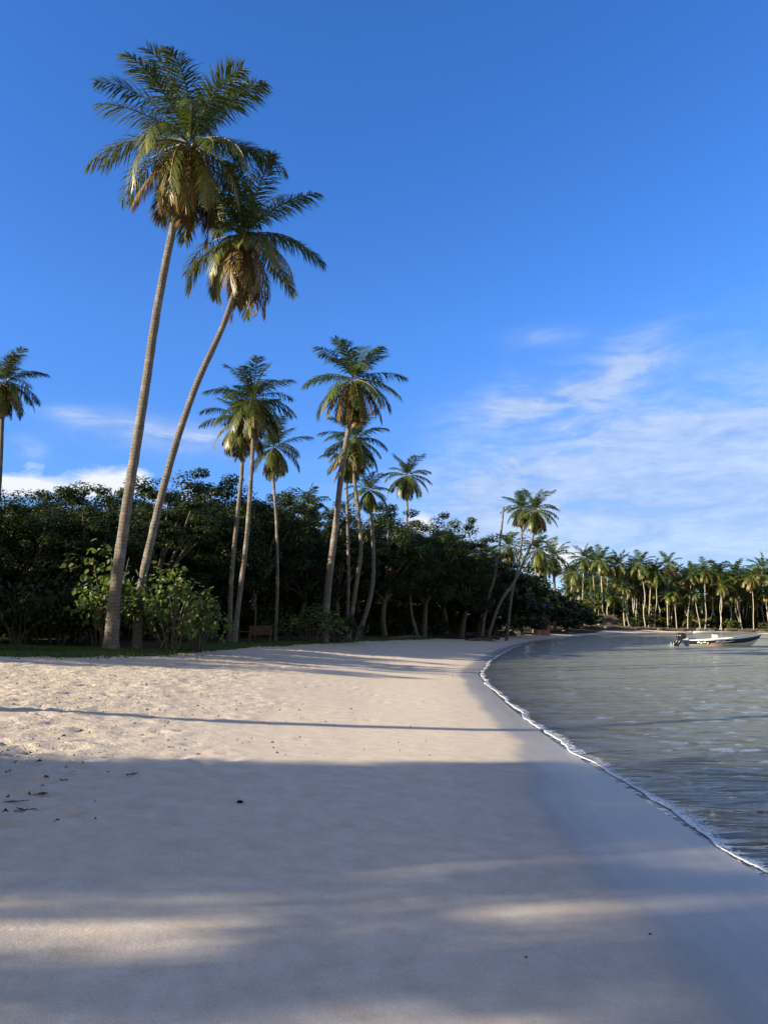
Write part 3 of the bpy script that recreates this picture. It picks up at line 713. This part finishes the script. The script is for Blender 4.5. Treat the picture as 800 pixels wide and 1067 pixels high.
# trees standing left of the picture: they shade the foreground and the thicket
GS = 'shade trees standing left of the picture'
SPARSE = [(-15.5, -6.2, 8), (-14, -10.5, 9), (-15, -17, 9), (-22, -16, 11)]
SHADE = [(-13, 1.6, 6.6), (-16.6, .15, 7.8), (-20.5, -1.3, 9.0), (-14.5, -1.2, 7.0),
         (-20, 13.6, 6.5), (-25, 13.2, 7.8), (-30, 12.5, 10), (-27, 19, 8.5), (-18, 22.8, 6.8), (-34, 16, 10)]
for i, (x, y, h) in enumerate(SHADE):
    tree(x, y, h + gz(x, y), 'leafy broadleaf tree standing left of the picture, shading the sand', GS, v=i % 4, sxy=.6 if i < 4 else .82)
TSP = [tree_meshes(6, 3.3, 3.6, 5.2, 34, 46, .30), tree_meshes(7, 3.4, 3.4, 5.2, 32, 46, .30)]
for k_, (x, y, h, sc_) in enumerate([(-14.2, -4.0, 6.0, .9), (-17.5, -6.6, 7.6, 1.1), (-13.2, -6.5, 5.6, .95)]):
    z_ = gz(x, y)
    palm([Vector((x, y, z_)), Vector((x + .2, y, z_ + h * .5)), Vector((x + .1, y + .1, z_ + h))], .15, .11, MID[k_ % 3], sc_, 'stout coconut palm standing left of the picture, dappling the foreground sand', GS, rz=k_ * 1.3)
for i, (x, y, h) in enumerate(SPARSE):
    tree(x, y, h + gz(x, y), 'thin-crowned broadleaf tree standing left of the picture, dappling the sand', GS, v=i % 2, defs=TSP)
palm([Vector((-12.4, 6.9, gz(-12.4, 6.9))), Vector((-12.3, 6.7, 3.5)), Vector((-12.6, 6.5, 7)), Vector((-13.2, 6.3, 11))], .16, .11, MID[1], .9, 'coconut palm left of the picture casting the thin straight shadow', None, rz=1)

# ------------------------------------------------------------------ grass edge
gm = MB(); gr_ = random.Random(8)
line = resample([Vector(v) for v in vegl[6:15]], .05)
def blade(x, y, h, t):
    z = gz_cache(x, y); a = gr_.random() * 6.28; w = .012 + .006 * gr_.random(); l = gr_.uniform(-.5, .5) * h; l2 = gr_.uniform(-.5, .5) * h
    q = len(gm.v); c, s = math.cos(a) * w, math.sin(a) * w
    gm.v += [(x - c, y - s, z - .02), (x + c, y + s, z - .02), (x + l, y + l2, z + h)]; gm.a += [t] * 3; gm.f.append((q, q + 1, q + 2))
pts_ = []
for p in line:
    for q in range(20 if p.y < 30 else 12):
        off = gr_.gauss(.25, .5)
        if noise.noise(Vector((p.x * .6, p.y * .6, 3))) < -.25 and p.y > 29: continue
        pts_.append((p.x + gr_.uniform(-.05, .05) - .35 * off, p.y + off))
for c0, n, sx, sy in ((p1, 2600, 1.3, .45), (p1 + Vector((-3, -.1, 0)), 3000, 1.9, .3), (p1 + Vector((-1.2, -.5, 0)), 1500, 1.6, .22)):
    for q in range(n): pts_.append((c0.x + gr_.gauss(0, sx * .6), c0.y + gr_.gauss(0, sy)))
pa = np.array(pts_); pzs = zprof(shore(pa))
class _G: pass
zc_ = dict(((float(a), float(b)), float(z)) for (a, b), z in zip(pa, pzs))
def gz_cache(x, y): return zc_[(x, y)]
for (x, y) in pa: blade(float(x), float(y), gr_.uniform(.05, .15), gr_.random())
tag(gm.build('grass', M_GRASS), 'short green grass fringe along the top of the beach', None, None, 'stuff')
# low turf bank under the grass
M_TURF = simple('turf', (.045, .07, .018), .95, .05, .5, 20, .02)
tb = MB(); cl2 = resample([Vector(v) for v in vegl[6:15]], .25)
prev = None
for k, p in enumerate(cl2):
    t = (cl2[min(k + 3, len(cl2) - 1)] - cl2[max(k - 3, 0)]).normalized(); nr = Vector((-t.y, t.x)); i = len(tb.v)
    wob = .22 * noise.noise(Vector((k * .13, 0, 0))) + .1 * noise.noise(Vector((k * .5, 4, 0)))
    hh = .09 + .05 * noise.noise(Vector((k * .2, 9, 0)))
    for q, h_ in ((-.32 + wob, -.06), (-.16 + wob, .05), (.05 + wob, hh), (.7, hh), (1.7, .02), (2.2, -.1)):
        c = p + nr * q; tb.v.append((c.x, c.y, gz(c.x, c.y) + h_)); tb.a.append(0)
    if prev is not None:
        for q in range(5): tb.f.append((prev + q, i + q, i + q + 1, prev + q + 1))
    prev = i
tag(tb.build('turf_bank', M_TURF, smooth=True), 'low ragged turf bank between the sand and the thicket', None, None, 'structure')

# ------------------------------------------------------------------ beach litter
lm = MB(); lr = random.Random(3)
M_LITTER = leaf_mat('dried_litter', [(0, (.03, .022, .015)), (.6, (.09, .06, .035)), (1, (.2, .15, .09))], .05, .9, .05)
spots = []
for _ in range(620):
    px = lr.uniform(-20, 520) * lr.uniform(.4, 1); py = lr.uniform(688, 800) if lr.random() < .8 else lr.uniform(790, 860)
    if py > 790 and px > 120: continue
    if abs(py - (742 + (px - 250) * .03)) < 14 or lr.random() < .45: spots.append(ground_pt(px, py))
for s in spots:
    l = lr.uniform(.01, .04); a = lr.random() * 6.28; d = Vector((math.cos(a), math.sin(a), 0)); w = Vector((-d.y, d.x, 0)) * l * lr.uniform(.15, .5)
    q = len(lm.v); z = Vector((0, 0, .02)); up_ = Vector((0, 0, lr.uniform(.005, .03)))
    lm.v += [s - d * l + z, s + w + z + up_, s + d * l + z, s - w + z + up_ * .3]; lm.a += [lr.random()] * 4; lm.f.append((q, q + 1, q + 2, q + 3))
tag(lm.build('beach_litter', M_LITTER), 'scattered bits of dried leaf and seaweed on the upper sand', None, None, 'stuff')
def weed(px, py, n, r, label):
    c = ground_pt(px, py); b = MB(); ends = []
    for k in range(n):
        a = lr.random() * 6.28; p = Vector((0, 0, .008)) if k % 2 == 0 or not ends else lr.choice(ends); pts = [p]
        for j in range(4): a += lr.gauss(0, .6); pts.append(pts[-1] + Vector((math.cos(a), math.sin(a), lr.uniform(-.1, .2))) * lr.uniform(.01, .026))
        b.tube(pts, [.003, .004, .003, .003, .001], 4, ar=lr.random()); ends += pts[1:-1]
    t = b.build('seaweed_clump', M_LITTER, loc=c); tag(t, label, 'seaweed', 'seaweed scraps on the sand')
weed(25, 846, 12, .07, 'dark dried seaweed scraps in the shade at the left edge of the sand')
weed(14, 836, 6, .05, 'small seaweed scrap just above the larger scraps at the left edge')
weed(70, 815, 6, .06, 'little row of seaweed scraps on the shaded sand left of the middle')
weed(43, 829, 5, .05, 'thin seaweed strand near the left edge where the shade begins')
weed(132, 808, 5, .04, 'thin seaweed strand lying just inside the shadow edge')
for px, py, r, lab in ((250, 837, .022, 'single dark pebble on the smooth shaded sand'), (548, 998, .006, 'tiny dark shell fragment on the damp sand near the bottom'), (677, 974, .007, 'tiny dark pebble on the wet sand lower right')):
    c = ground_pt(px, py); b = MB(); b.ball((0, 0, r * .4), r, 10, 7, (1.2, .8, .6), .3, px); tag(b.build('pebble', M_LITTER, loc=c, smooth=True), lab, 'pebble')

# rocks, logs and roots at the edge of the thicket
M_ROCK = simple('dark_rock', (.06, .052, .045), .85, .2, .5, 3, .06)
for i, (px, py, r) in enumerate([(489, 664.5, .55), (497, 665.5, .5), (505, 667.2, .45), (513, 666, .5), (522, 664, .5), (531, 662.5, .55), (540, 661.3, .6)]):
    c = ground_pt(px, py); b = MB(); b.ball((0, 0, r * .15), r, 14, 9, (1.3, .9, .7), .45, i); tag(b.build('shore_rock', M_ROCK, loc=c, smooth=False), ['rounded dark rock at the thicket foot left of the dark shore rocks', 'dark rock in the row at the bend of the beach', 'dark rock nearest the water at the bend of the beach'][0 if i == 0 else 2 if i == 2 else 1], 'rock', 'dark rocks at the bend of the beach')
def log(p0, p1_, r, label, arch=.15):
    b = MB(); p0 = Vector(p0); p1_ = Vector(p1_); m_ = p0.lerp(p1_, .5) + Vector((0, 0, arch)); sp = spline([Vector((0, 0, 0)), m_ - p0, p1_ - p0], 6)
    b.tube(sp, [r * (1 - .05 * k) for k in range(len(sp))], 8, True, .25)
    b.tube([m_ - p0, m_ - p0 + Vector((.2, -.1, .45))], [r * .5, r * .15], 5); tag(b.build('driftwood_log', M_LOG, loc=p0, smooth=True), label, 'driftwood', 'driftwood logs')
log(ground_pt(405, 666.3), ground_pt(448, 664.6), .13, 'long dark log lying on the sand in front of the short bare trunk')
log(ground_pt(486, 667.5), ground_pt(517, 668.5), .16, 'dark driftwood log lying between rocks and water at the bend')
log(ground_pt(152, 684), ground_pt(176, 683), .06, 'thin stick lying at the foot of the sea grape bush', .05)
log(ground_pt(590, 661.0), ground_pt(600, 660.8), .3, 'dark log on the far sand left of the far palm row')
for i in range(15):
    px = 604 + i * 13.4 + fr3.uniform(-4, 4); a = at(px, 656.5, 0 + max(128, 150 + (px - 680) * .08) + fr3.uniform(1, 4)); a.z = gz(a.x, a.y) + .1; L_ = fr3.uniform(2, 5)
    b_ = a + Vector((L_, fr3.uniform(-1, 1), 0)); b_.z = gz(b_.x, b_.y) + .1; log(a, b_, fr3.uniform(.3, .5), 'dark driftwood log lying along the far beach', .2)

# ------------------------------------------------------------------ bench, table and post in the shade
M_WOOD = simple('worn_brown_wood', (.10, .06, .045), .75, .2, .35, 8, .005)
c = ground_pt(271, 670.5); t = empty('wooden_bench', c, R(4), 'brown plank bench in the shade under the trees beside a small table', 'bench')
for i in range(4): pass
b = MB(); [b.box((0, .2, .42 + i * .11), (1.05, .03, .095)) for i in range(4)]; b.build('backrest', M_WOOD, t)
b = MB(); [b.box((0, -.22 + i * .125, .4), (1.05, .11, .03)) for i in range(3)]; b.build('seat', M_WOOD, t)
for sx in (-.46, .46):
    for sy in (-.2, .17): b = MB(); b.box((sx, sy, .19), (.06, .06, .38)); b.build('leg', M_WOOD, t)
c = ground_pt(254, 670.8); t = empty('wooden_table', c, 0, 'small plain wooden table left of the plank bench', 'table')
b = MB(); [b.box((0, -.2 + i * .135, .52), (.62, .125, .03)) for i in range(4)]; b.build('tabletop', M_WOOD, t)
for sx in (-.26, .26):
    for sy in (-.18, .18): b = MB(); b.box((sx, sy, .25), (.05, .05, .5)); b.build('leg', M_WOOD, t)
c = ground_pt(261, 670); c.y += 1; b = MB(); b.tube([(0, 0, -.2), (.01, 0, .8), (.03, 0, 1.7)], [.05, .045, .04], 8, True, .1); tag(b.build('wooden_post', M_WOOD, loc=c), 'thin wooden post standing behind the small table', 'post')

# ------------------------------------------------------------------ boats
M_NAVY = simple('navy_hull_paint', (.012, .02, .05), .3, .5, .15, 2)
M_CREAM = simple('cream_hull_paint', (.72, .68, .55), .4, .4, .1, 3)
M_WHITE = simple('white_boat_paint', (.8, .8, .78), .35, .45, .06, 3)
M_BLACK = simple('black_engine_plastic', (.012, .012, .014), .35, .5, .2, 5)
M_PINK = simple('pink_paint', (.8, .5, .48), .5, .4, .1, 5)
M_METAL = simple('grey_metal', (.4, .4, .42), .35, .6, .1, 5)
def hull_rows(L, B, n=18):
    rows = []
    for k in range(n + 1):
        t = k / n; x = -L / 2 + L * t
        w = B / 2 * (1 - max(0, (t - .35) / .65) ** 2.2) * (.9 + .1 * min(1, t * 4)); w = max(w, .015)
        sheer = .50 + .42 * t ** 2.2; keel = -.22 + .5 * max(0, (t - .72) / .28) ** 2
        rake = .0 if t < .9 else 0
        rows.append((x, w, keel, sheer))
    return rows
def make_boat(loc, rz, L, B, label):
    t = empty('motor_boat', loc, rz, label, 'boat')
    rows = hull_rows(L, B)
    def skin(name, fa, fb, m_, off=0.0, both=True, close=False):
        b = MB()
        for sg in (-1, 1):
            i0 = len(b.v)
            for (x, w, kz, sz) in rows:
                for q in (fa, (fa + fb) / 2, fb):
                    h = kz + (sz - kz) * q; ww = w * (min(1, .15 + 1.05 * q ** .55) if q > 0 else 0) + off
                    xx = x + (q - .5) * .55 * max(0, (x / L + .5 - .6) / .4)
                    b.v.append((xx, sg * ww, h)); b.a.append(0)
            for k in range(len(rows) - 1):
                for q in range(2):
                    a = i0 + k * 3 + q; f = (a, a + 3, a + 4, a + 1); b.f.append(f if sg < 0 else f[::-1])
        return b.build(name, m_, t, True)
    skin('hull_bottom', 0, .52, M_CREAM); skin('hull_side', .52, .90, M_NAVY, .004); skin('gunwale_stripe', .90, 1.0, M_WHITE, .012)
    b = MB(); x0, w0, k0, s0 = rows[0]
    b.v += [(x0, -w0, s0 - .05), (x0, w0, s0 - .05), (x0, w0 * .5, k0), (x0, -w0 * .5, k0)]; b.a += [0] * 4; b.f.append((0, 1, 2, 3)); b.build('transom', M_NAVY, t)
    b = MB(); i0 = 0
    for (x, w, kz, sz) in rows[:-1]:
        b.v += [(x, -w * .93, sz - .28), (x, w * .93, sz - .28)]; b.a += [0, 0]
    for k in range(len(rows) - 2): b.f.append((2 * k, 2 * k + 2, 2 * k + 3, 2 * k + 1))
    b.build('deck', M_WHITE, t)
    b = MB()
    for (x, w, kz, sz) in rows[12:]: b.v += [(x, -w, sz + .012), (x, w, sz + .012)]; b.a += [0, 0]
    for k in range(len(rows) - 13): b.f.append((2 * k, 2 * k + 2, 2 * k + 3, 2 * k + 1))
    b.build('foredeck', M_WHITE, t)
    for xx in (-L * .22, L * .02): b = MB(); b.box((xx, 0, .42), (.28, B * .84, .05)); b.build('thwart_seat', M_WHITE, t)
    b = MB(); b.box((L / 2 + .28, 0, .98), (.75, .16, .05)); b.build('bow_plank', M_WHITE, t)
    # painted pink and white flourish on the side facing the beach
    sgn = -1
    for nm, m_, blobs in (('painted_emblem', M_PINK, [(-.75, .22, .48, .15), (-.45, .32, .42, .10), (-1.05, .12, .26, .12)]), ('painted_lettering', M_WHITE, [(-2.1, .3, .10, .07), (-1.9, .26, .08, .09), (-1.65, .3, .12, .05), (-1.42, .24, .07, .08), (-.25, .16, .5, .035), (.15, .36, .45, .025), (-.62, .38, .2, .05)])):
        b = MB()
        for (cx, cz, rx_, rz2) in blobs:
            i = len(b.v); k_ = 12
            for a_ in range(k_):
                an = a_ / k_ * 6.283; xx = cx + rx_ * math.cos(an); zz = cz + rz2 * math.sin(an) + .15 * rx_ * math.cos(an)
                T_ = xx / L + .5; kk = min(len(rows) - 2, max(0, int(T_ * 18))); ft = T_ * 18 - kk
                r_ = [rows[kk][j] * (1 - ft) + rows[kk + 1][j] * ft for j in range(4)]
                q = max(.02, (zz - r_[2]) / (r_[3] - r_[2])); ww = r_[1] * min(1, .15 + 1.05 * q ** .55) + (.02 if nm == 'painted_lettering' else .012)
                b.v.append((xx, sgn * ww, zz)); b.a.append(0)
            b.f.append(tuple(range(i, i + k_)))
        b.build(nm, m_, t)
    # twin outboards, tilted
    for sy in (-.33, .33):
        b = MB(); M_ = Matrix.Rotation(R(-38), 3, 'Y')
        b.ball((-L / 2 - .38, sy, .78), .27, 12, 8, (1.15, .72, .9)); b.box((-L / 2 - .55, sy, .42), (.16, .12, .8), rot=M_.inverted()); b.box((-L / 2 - .92, sy, .14), (.5, .1, .14), rot=M_.inverted())
        o = b.build('outboard_engine', M_BLACK, t, True)
        b = MB(); 
        for k_ in range(3): b.box((-L / 2 - 1.1, sy + .12 * math.cos(k_ * 2.09), .05 + .12 * math.sin(k_ * 2.09)), (.03, .1, .14), rot=Matrix.Rotation(k_ * 2.09, 3, 'X'))
        b.build('propeller', M_METAL, o)
        b = MB(); b.box((-L / 2 - .12, sy, .56), (.3, .14, .2)); b.build('engine_bracket', M_METAL, t)
    b = MB(); b.box((-L * .1, 0, .62), (.32, .5, .55)); b.build('console', M_WHITE, t)
    return t
bp = at_z(753, 673.6); L_ = 72 / 770 * bp.y
print('boat', bp, L_)
make_boat(Vector((bp.x, bp.y, 0.02)), R(-5), L_, 1.75, 'navy and white motor boat with cream bottom and raised black outboards, afloat on the right')
# small canopied boat near the far beach
fb = at_z(733, 659.9); fb.z = .02
t = empty('canopy_boat', fb, R(2), 'small white boat with a pole-framed awning by the far beach, above the navy boat', 'boat')
b = MB(); n_ = 12
for k in range(n_ + 1):
    q = k / n_; x = -3.2 + 6.4 * q; w = .85 * math.sin(math.pi * min(.98, max(.08, q * .9 + .1))) ** .5; s_ = .5 + .35 * q * q
    b.v += [(x, -w, s_), (x, -w * .6, -.15), (x, w * .6, -.15), (x, w, s_)]; b.a += [0] * 4
    if k: 
        i = len(b.v) - 8
        for j in range(3): b.f.append((i + j, i + 4 + j, i + 5 + j, i + 1 + j))
b.build('hull', M_WHITE, t, True)
for sx in (-1.6, 0, 1.6):
    for sy in (-.7, .7): b = MB(); b.tube([(sx, sy, .4), (sx, sy, 1.4)], [.03, .03], 6); b.build('canopy_post', M_METAL, t)
b = MB(); b.box((0, 0, 1.42), (3.4, 1.5, .05)); b.build('canopy', M_METAL, t)
b = MB(); b.ball((-3.4, 0, .6), .22, 8, 6, (1, .7, 1)); b.box((-3.5, 0, .1), (.15, .12, .8)); b.build('outboard_engine', M_BLACK, t)
t.scale = (.62, .62, .62)

# huts beyond the bend
M_PW = simple('salmon_wall', (.5, .22, .17), .8, .2, .1, 2); M_ROOF = simple('thatch_roof', (.08, .06, .045), .95, .05, .4, 9, .03); M_DOOR = simple('pale_door', (.6, .58, .52), .7, .2, .1, 2)
def hut(p, w, d, h, mw, label, rz=0):
    t = empty('beach_hut', p, rz, label, 'hut')
    b = MB(); b.box((0, 0, h / 2 - .15), (w, d, h + .3)); b.build('wall', mw, t)
    b = MB(); r = .4
    b.v += [(-w / 2 - r, -d / 2 - r, h - .1), (w / 2 + r, -d / 2 - r, h - .1), (w / 2 + r, d / 2 + r, h - .1), (-w / 2 - r, d / 2 + r, h - .1), (-w / 4, 0, h + 1.2), (w / 4, 0, h + 1.2)]; b.a += [0] * 6
    b.f += [(0, 1, 5, 4), (1, 2, 5), (2, 3, 4, 5), (3, 0, 4), (0, 3, 2, 1)]; b.build('roof', M_ROOF, t)
    b = MB(); b.box((-w * .2, -d / 2 - .02, h * .4), (w * .2, .06, h * .8)); b.build('door', M_DOOR, t)
    b = MB(); b.box((w * .22, -d / 2 - .02, h * .6), (w * .25, .06, h * .35)); b.build('window', M_BLACK, t)
hp = at(564, 657, 99); hp.z = gz(hp.x, hp.y); print('hut', hp); hut(hp, 2.0, 2.2, 1.5, M_PW, 'small salmon pink hut with dark roof at the bend of the bay', R(-8))
hp = at(634, 656, 157); hp.z = gz(hp.x, hp.y); hut(hp, 3.6, 3, 1.3, simple('pale_wall', (.3, .26, .21), .8, .2, .1, 2), 'low pale hut under the far palm row', R(5))

# ------------------------------------------------------------------ sky, sun
SUN_EL = 19.0; AZ = 22.0    # light travels AZ degrees from +X towards +Y
to_sun = Vector((-math.cos(R(AZ)) * math.cos(R(SUN_EL)), -math.sin(R(AZ)) * math.cos(R(SUN_EL)), math.sin(R(SUN_EL))))
sd = bpy.data.lights.new('sun', 'SUN'); sd.energy = 5.0; sd.angle = R(.6); sd.color = (1, .87, .68)
so = bpy.data.objects.new('sun', sd); COL.objects.link(so); so.rotation_euler = to_sun.to_track_quat('Z', 'Y').to_euler(); so.location = (0, 0, 30)
w = bpy.data.worlds.new('World'); scene.world = w; w.use_nodes = True; nt = w.node_tree; nt.nodes.clear()
out = nt.nodes.new('ShaderNodeOutputWorld'); bg = nt.nodes.new('ShaderNodeBackground'); bg.inputs[1].default_value = .1
sky = nt.nodes.new('ShaderNodeTexSky'); sky.sky_type = 'NISHITA'; sky.sun_disc = False; sky.sun_elevation = R(SUN_EL)
sky.sun_rotation = math.atan2(to_sun.x, to_sun.y); sky.altitude = 0; sky.air_density = 1.0; sky.dust_density = .3; sky.ozone_density = 2.5
hs = nt.nodes.new('ShaderNodeHueSaturation'); hs.inputs['Saturation'].default_value = 1.15; hs.inputs['Value'].default_value = 1.0; hs.inputs['Hue'].default_value = .5
tint_sky = mixc(nt, 1.0, sky.outputs[0], (.72, .79, 1.09), 'MULTIPLY'); nt.links.new(tint_sky, hs.inputs['Color'])
SKYC = hs.outputs[0]
tc = nt.nodes.new('ShaderNodeTexCoord'); sx = nt.nodes.new('ShaderNodeSeparateXYZ'); nt.links.new(tc.outputs['Generated'], sx.inputs[0])
az = mth(nt, 'ARCTAN2', sx.outputs[0], sx.outputs[1]); el = mth(nt, 'ARCSINE', sx.outputs[2])
cv = nt.nodes.new('ShaderNodeCombineXYZ'); nt.links.new(az, cv.inputs[0]); nt.links.new(el, cv.inputs[1])
hz_ = ramp(nt, sx.outputs[2], [(0, (.62, .66, .74)), (.14, (.70, .78, .86)), (.38, (1, 1, 1))])
SKYC = mixc(nt, 1.0, hs.outputs[0], hz_.outputs[0], 'MULTIPLY')
def blob(px, py, sx_, sy_, amp, tilt=0):
    d = ray(px, py).normalized(); a0 = math.atan2(d.x, d.y); e0 = math.asin(d.z)
    da = mth(nt, 'SUBTRACT', az, a0); de = mth(nt, 'SUBTRACT', el, e0)
    if tilt: de = mth(nt, 'SUBTRACT', de, mth(nt, 'MULTIPLY', da, tilt))
    q = mth(nt, 'ADD', mth(nt, 'POWER', mth(nt, 'ABSOLUTE', mth(nt, 'DIVIDE', da, sx_ / F)), 2), mth(nt, 'POWER', mth(nt, 'ABSOLUTE', mth(nt, 'DIVIDE', de, sy_ / F)), 2))
    return mth(nt, 'MULTIPLY', mth(nt, 'EXPONENT', mth(nt, 'MULTIPLY', q, -1)), amp)
def total(bs):
    s = bs[0]
    for x in bs[1:]: s = mth(nt, 'ADD', s, x)
    return s
thin = total([blob(740, 522, 230, 62, 1.6), blob(900, 500, 200, 100, 1.1), blob(560, 420, 72, 24, 1.0, .12), blob(660, 375, 34, 22, .95, .3), blob(605, 405, 45, 18, .4), blob(620, 445, 60, 14, .6), blob(500, 560, 70, 40, .75), blob(560, 500, 110, 30, .65), blob(760, 455, 90, 24, .55), blob(150, 452, 70, 16, .6, -.1), blob(205, 455, 40, 12, .45), blob(30, 465, 16, 10, .5), blob(75, 432, 18, 6, .45), blob(565, 352, 35, 10, .3)])
wis = noise_n(nt, mapping(nt, cv.outputs[0], (7, 24, 1)), 1, 9, .6, .9); wis2 = noise_n(nt, mapping(nt, cv.outputs[0], (30, 95, 1), (3, 1, 0)), 1, 6, .6, .3)
wn = mth(nt, 'ADD', mth(nt, 'MULTIPLY', wis.outputs[0], 1.5), mth(nt, 'MULTIPLY', wis2.outputs[0], .32))
thinf = mth(nt, 'MULTIPLY', thin, mth(nt, 'SUBTRACT', mth(nt, 'MULTIPLY', wn, 2.1), .98), True)
thinf = mth(nt, 'MULTIPLY', mth(nt, 'MINIMUM', thinf, 1.0), .80)
puff = total([blob(10, 507, 36, 11, .85), blob(60, 508, 56, 12, .8), blob(118, 502, 26, 15, .95), blob(142, 497, 14, 12, .7), blob(190, 520, 40, 14, .7), blob(30, 484, 16, 7, .5), blob(437, 546, 20, 12, 1.2), blob(592, 580, 22, 18, .9), blob(570, 585, 20, 12, .7)])
pn = noise_n(nt, mapping(nt, cv.outputs[0], (22, 34, 1)), 1, 7, .6, .2)
puf = ramp(nt, mth(nt, 'ADD', puff, mth(nt, 'MULTIPLY', mth(nt, 'SUBTRACT', pn.outputs[0], .5), 1.5)), [(.35, (0, 0, 0)), (.95, (1, 1, 1))])
cthin = ramp(nt, mth(nt, 'ADD', mth(nt, 'MULTIPLY', wis2.outputs[0], .3), mth(nt, 'MULTIPLY', wis.outputs[0], .7)), [(.38, (.30, .42, .66)), (.62, (.50, .60, .77))]); cthin_s = mixc(nt, 1.0, cthin.outputs[0], (4.9, 4.9, 4.9), 'MULTIPLY')
cpuff = nt.nodes.new('ShaderNodeRGB'); cpuff.outputs[0].default_value = (3.5, 3.7, 4.0, 1)
c1 = mixc(nt, thinf, SKYC, cthin_s); c2 = mixc(nt, puf.outputs[0], c1, cpuff.outputs[0])
# broad unseen cloud cover, added behind the viewer to tone the ambient in shade
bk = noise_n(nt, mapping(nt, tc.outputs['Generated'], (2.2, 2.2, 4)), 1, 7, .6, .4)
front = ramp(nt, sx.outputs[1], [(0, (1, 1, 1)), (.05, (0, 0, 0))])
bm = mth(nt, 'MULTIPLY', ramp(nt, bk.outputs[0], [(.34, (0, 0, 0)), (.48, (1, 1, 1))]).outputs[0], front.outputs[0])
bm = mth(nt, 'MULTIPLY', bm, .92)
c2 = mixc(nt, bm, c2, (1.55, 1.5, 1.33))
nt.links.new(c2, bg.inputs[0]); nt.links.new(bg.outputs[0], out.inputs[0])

scene.view_settings.view_transform = 'Standard'; scene.view_settings.look = 'None'; scene.view_settings.exposure = 1.35; scene.view_settings.gamma = 1
scene.cycles.max_bounces = 6; scene.cycles.transparent_max_bounces = 12; scene.cycles.diffuse_bounces = 3; scene.cycles.glossy_bounces = 3
scene.cycles.use_denoising = True
print('objects', len(bpy.data.objects))
